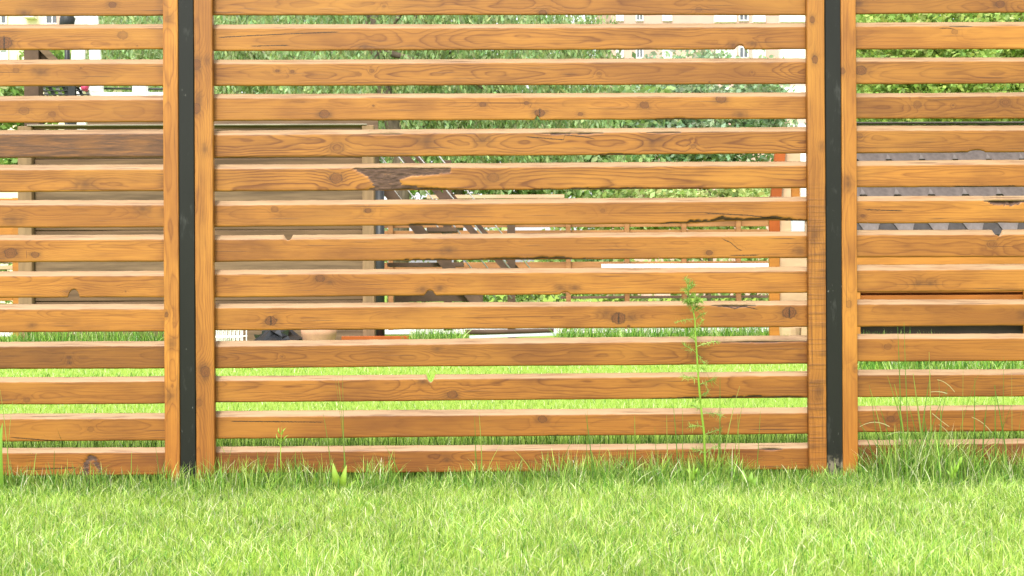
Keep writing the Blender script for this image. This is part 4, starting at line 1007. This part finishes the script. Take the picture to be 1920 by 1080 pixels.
tree('background_tree', 'tall dark green tree filling the view behind the willows', 860, 44, [(860, 300), (850, 100)],
     [(700, 120, 200, 200, 3), (900, 150, 220, 200, 3), (1060, 240, 200, 150, 3), (500, 120, 200, 160, 3), (1000, 340, 240, 70, 3), (760, 330, 200, 70, 3)], 26000, .34, (.25, .40, .16), 0, 14, None, 16)
tree('blue_green_tree', 'bluish green tree in front of the salmon apartment block', 1330, 48, [(1330, 400), (1330, 200)],
     [(1320, 200, 130, 110, 3), (1240, 210, 90, 110, 3), (1410, 190, 70, 100, 2.5), (1330, 280, 190, 90, 3), (1180, 260, 110, 100, 3)], 17000, .28, (.30, .45, .29), 0, 15, None, 12)
tree('pale_shrub', 'pale leafy shrub above the far timber fence left of the kiosk', 1330, 27, [(1330, 500), (1330, 420)],
     [(1230, 400, 90, 50, 1.2), (1320, 390, 90, 52, 1.2), (1410, 385, 70, 50, 1.2), (1130, 400, 90, 40, 1.2)], 9000, .16, (.36, .50, .19), 0, 16, None, 6)
tree('broadleaf_tree', 'bright yellow green leafy tree above the playhouse roof at the right edge', 1800, 24, [(1800, 300), (1795, 160), (1790, 40)],
     [(1700, 60, 130, 110, 2), (1850, 50, 140, 110, 2), (1960, 110, 130, 130, 2), (1720, 180, 120, 90, 1.8), (1860, 190, 140, 80, 1.8), (1780, 120, 140, 90, 2)], 36000, .125, (.29, .45, .12), 0, 17, None, 12)
tree('broadleaf_tree', 'mid green tree behind the right steel post', 1640, 30, [(1640, 300), (1640, 120)],
     [(1640, 50, 90, 110, 2), (1650, 170, 100, 110, 2), (1700, 230, 130, 70, 2), (1880, 230, 150, 70, 2)], 18000, .16, (.28, .43, .13), 0, 18, None, 12)

tree('hedge_shrub', 'long leafy hedge behind the far timber fence and the shed', 700, 38, [(700, 520), (700, 500)],
     [(x, 520, 120, 95, 1.2) for x in range(-700, 2500, 160)], 26000, .26, (.30, .46, .17), 0, 19, None, 8)

# tall grass tufts around the far edge of the lawn
def tufts():
    xs = []
    for (a, b, dist, n, h) in ((60, 305, 14.4, 1500, .36), (770, 872, 13.6, 900, .34), (1045, 1460, 14.6, 2600, .36), (1608, 1770, 10.6, 700, .36), (1770, 1930, 10.6, 160, .33), (1600, 1930, 9.6, 900, .18), (0, 60, 14.6, 300, .30), (1462, 1475, 13, 80, .25), (0, 450, 9.0, 800, .12), (395, 440, 13.4, 120, .22)):
        p0, p1 = D(a, 640, dist).x, D(b, 640, dist).x
        xs.append(np.c_[rng.uniform(p0, p1, n), dist - DIST + rng.uniform(-.35, .35, n), h*rng.uniform(.45, 1.1, n)])
    A = np.concatenate(xs); n = len(A); c = pick(n, [.30, .30, .14, .08, .04, .14])
    return blades('grass_tufts', A[:, :2], A[:, 2], rng.uniform(.008, .016, n), np.abs(rng.normal(.3, .22, n)), c*.9, c*1.2)
tag(link('grass_tufts', tufts(), None, M['grass']), 'long grass growing along the far edge of the back lawn', 'grass', None, 'stuff')

# ------------------------------------------------------------------ weeds against the fence
def ribbon(V, L, C, T, P, wds, side, c):
    b0 = len(V)
    for s, (p, ww) in enumerate(zip(P, wds)):
        V += [tuple(p - side*ww), tuple(p + side*ww)]; T += [c, c]
        if s: L += [b0+2*s-2, b0+2*s-1, b0+2*s+1, b0+2*s]; C.append(4)
def feathery_weed():
    Y = -0.11
    stem_px = [(1324, 905), (1322, 860), (1320, 810), (1314, 760), (1310, 715), (1307, 670), (1304, 625), (1303, 598), (1298, 575), (1292, 552), (1289, 535)]
    pts = [at(x, y, Y + .004*math.sin(i)) for i, (x, y) in enumerate(stem_px)]; pts[0].z = 0
    e = empty('feathery_weed', tuple(pts[0]), 'tall feathery weed growing in front of the slats left of the right post', 'weed')
    rs = [.0052 - .0036*i/len(pts) for i in range(len(pts))]
    o = MB().tube(pts, rs, 7).build('stem', plain('weed_stem', (.20, .34, .035), .5, .2, 30), e, True)
    r = np.random.default_rng(21)
    fr = [(1303,598,1268,604,9),(1303,600,1320,588,9),(1304,625,1318,600,8),(1306,650,1342,640,10),(1306,662,1283,648,12),(1307,664,1322,684,9),(1310,712,1279,706,14),(1311,722,1338,712,16),(1313,745,1326,735,9),(1313,748,1303,752,7),
          (1318,775,1352,778,14),(1320,800,1292,800,12),(1321,815,1352,806,10),(1317,772,1296,758,9),(1308,690,1322,694,8),(1305,640,1296,632,8),(1322,850,1300,842,12),(1322,850,1346,836,12)]
    for k in range(20):      # dense tuft at the top
        f = r.random(); bx = 1290 + 10*f + r.normal(0, 1.5); by = 535 + 52*f
        fr.append((bx, by, bx + r.choice((-1, 1))*r.uniform(3, 24)*(.35 + .65*f), by - r.uniform(2, 16), 9))
    fr.append((1289, 540, 1291, 524, 6))
    for (x0, y0, x1, y1, sp) in fr:
        V, L, C, T = [], [], [], []
        Yf = Y + r.uniform(-.04, .03); a = at(x0, y0, Y); b = at(x1, y1, Yf); mid = (a+b)/2 + Vector((0, 0, .006))
        S = 9; c = np.array((.25, .40, .085))*r.uniform(.8, 1.2)
        P = [a*(1-f)**2 + mid*2*f*(1-f) + b*f*f for f in np.linspace(0, 1, S)]
        ribbon(V, L, C, T, P, [.0013]*S, Vector((0, .6, .8)), c)
        ln = (b-a).length
        for i in range(2, S):
            for q in range(6):
                d = Vector((r.normal()*.7, r.normal()*.7, r.normal()*.8)) + (b-a).normalized()*.55; d.normalize()
                l_ = sp*mm*r.uniform(.4, 1.15)
                p2 = P[i] + d*l_; sd = d.cross(Vector((r.normal(), r.normal(), r.normal()))).normalized()
                ribbon(V, L, C, T, [P[i], (P[i]+p2)/2 + Vector((0, 0, -.0008)), p2], [.0009, .0008, .0003], sd, c*r.uniform(.85, 1.3))
        link('frond', raw_mesh('frond', np.array(V), L, C, {'tint': np.array(T)}), e, M['weed'])
feathery_weed()

def broad_weed(name, label, leaves, seed, col_=(.20, .36, .045)):
    """leaves: (base px, base py, tip px, tip py, width px, Y)"""
    b0 = at(leaves[0][0], 905, leaves[0][5]); b0.z = 0
    e = empty(name, tuple(b0), label, 'weed'); r = np.random.default_rng(seed)
    for (x0, y0, x1, y1, wp, Y) in leaves:
        a = at(x0, y0, Y); b = at(x1, y1, Y - .01); S = 10; V, L, C, T = [], [], [], []
        if y0 > 895: a.z = 0.0
        side = (b-a).normalized().cross(Vector((0, 1, 0))).normalized(); fold = Vector((0, -1, 0))
        c = np.array(col_)*r.uniform(.9, 1.1); n0 = 0
        for s in range(S+1):
            f = s/S; p = a*(1-f) + b*f + Vector((0, -.02*math.sin(f*math.pi), 0)) + side*(.004*math.sin(f*3))
            ww = wp*mm*.5*max(.04, math.sin(math.pi*min(1, f**.75*.97 + .03))**.8)
            V += [tuple(p - side*ww + fold*ww*.35), tuple(p), tuple(p + side*ww + fold*ww*.35)]; T += [c, c*1.25, c]
            if s:
                k = 3*s
                for j in (0, 1): L += [k-3+j, k-2+j, k+1+j, k+j]; C.append(4)
        link('leaf', raw_mesh('leaf', np.array(V), L, C, {'tint': np.array(T)}, True), e, M['weed'])
broad_weed('broadleaf_weed', 'broad leaved weed with two upright leaves left of centre at the fence foot', [(642, 905, 625, 868, 13, -.12), (645, 905, 650, 872, 11, -.14), (648, 905, 668, 900, 7, -.15)], 1, (.27, .42, .055))
broad_weed('broadleaf_weed', 'large upright leaf cut by the left edge of the photo', [(4, 905, 5, 793, 15, -.13), (0, 905, -4, 805, 14, -.11)], 2, (.20, .37, .05))
broad_weed('broadleaf_weed', 'small weed with pointed light green leaves near the feathery weed', [(1298, 905, 1293, 868, 4, -.15), (1298, 905, 1302, 864, 4, -.15), (1300, 890, 1309, 876, 5, -.16), (1298, 890, 1288, 878, 4, -.15)], 3, (.25, .42, .055))
broad_weed('broadleaf_weed', 'small fan leaved weed in the tall grass at the right bay', [(1786, 905, 1781, 862, 4.5, -.17), (1786, 905, 1790, 858, 4.5, -.17), (1786, 890, 1798, 866, 5, -.18), (1786, 895, 1774, 880, 5, -.17), (1790, 880, 1804, 851, 7, -.16)], 4, (.25, .42, .055))
broad_weed('broadleaf_weed', 'tiny feathered seedling against the lower slat left of the broad leaved weed', [(531, 905, 529, 797, 1.8, -.06), (530, 815, 523, 801, 2.5, -.06), (530, 815, 537, 802, 2.5, -.06), (530, 828, 518, 812, 2.2, -.06), (530, 828, 542, 815, 2.2, -.06), (530, 838, 524, 826, 2.2, -.06)], 5, (.25, .42, .055))
broad_weed('broadleaf_weed', 'round leaved weed at the foot of the slats left of the right post', [(1400, 905, 1392, 880, 12, -.16), (1402, 905, 1410, 884, 11, -.16), (1402, 905, 1420, 893, 10, -.17)], 6, (.22, .38, .06))
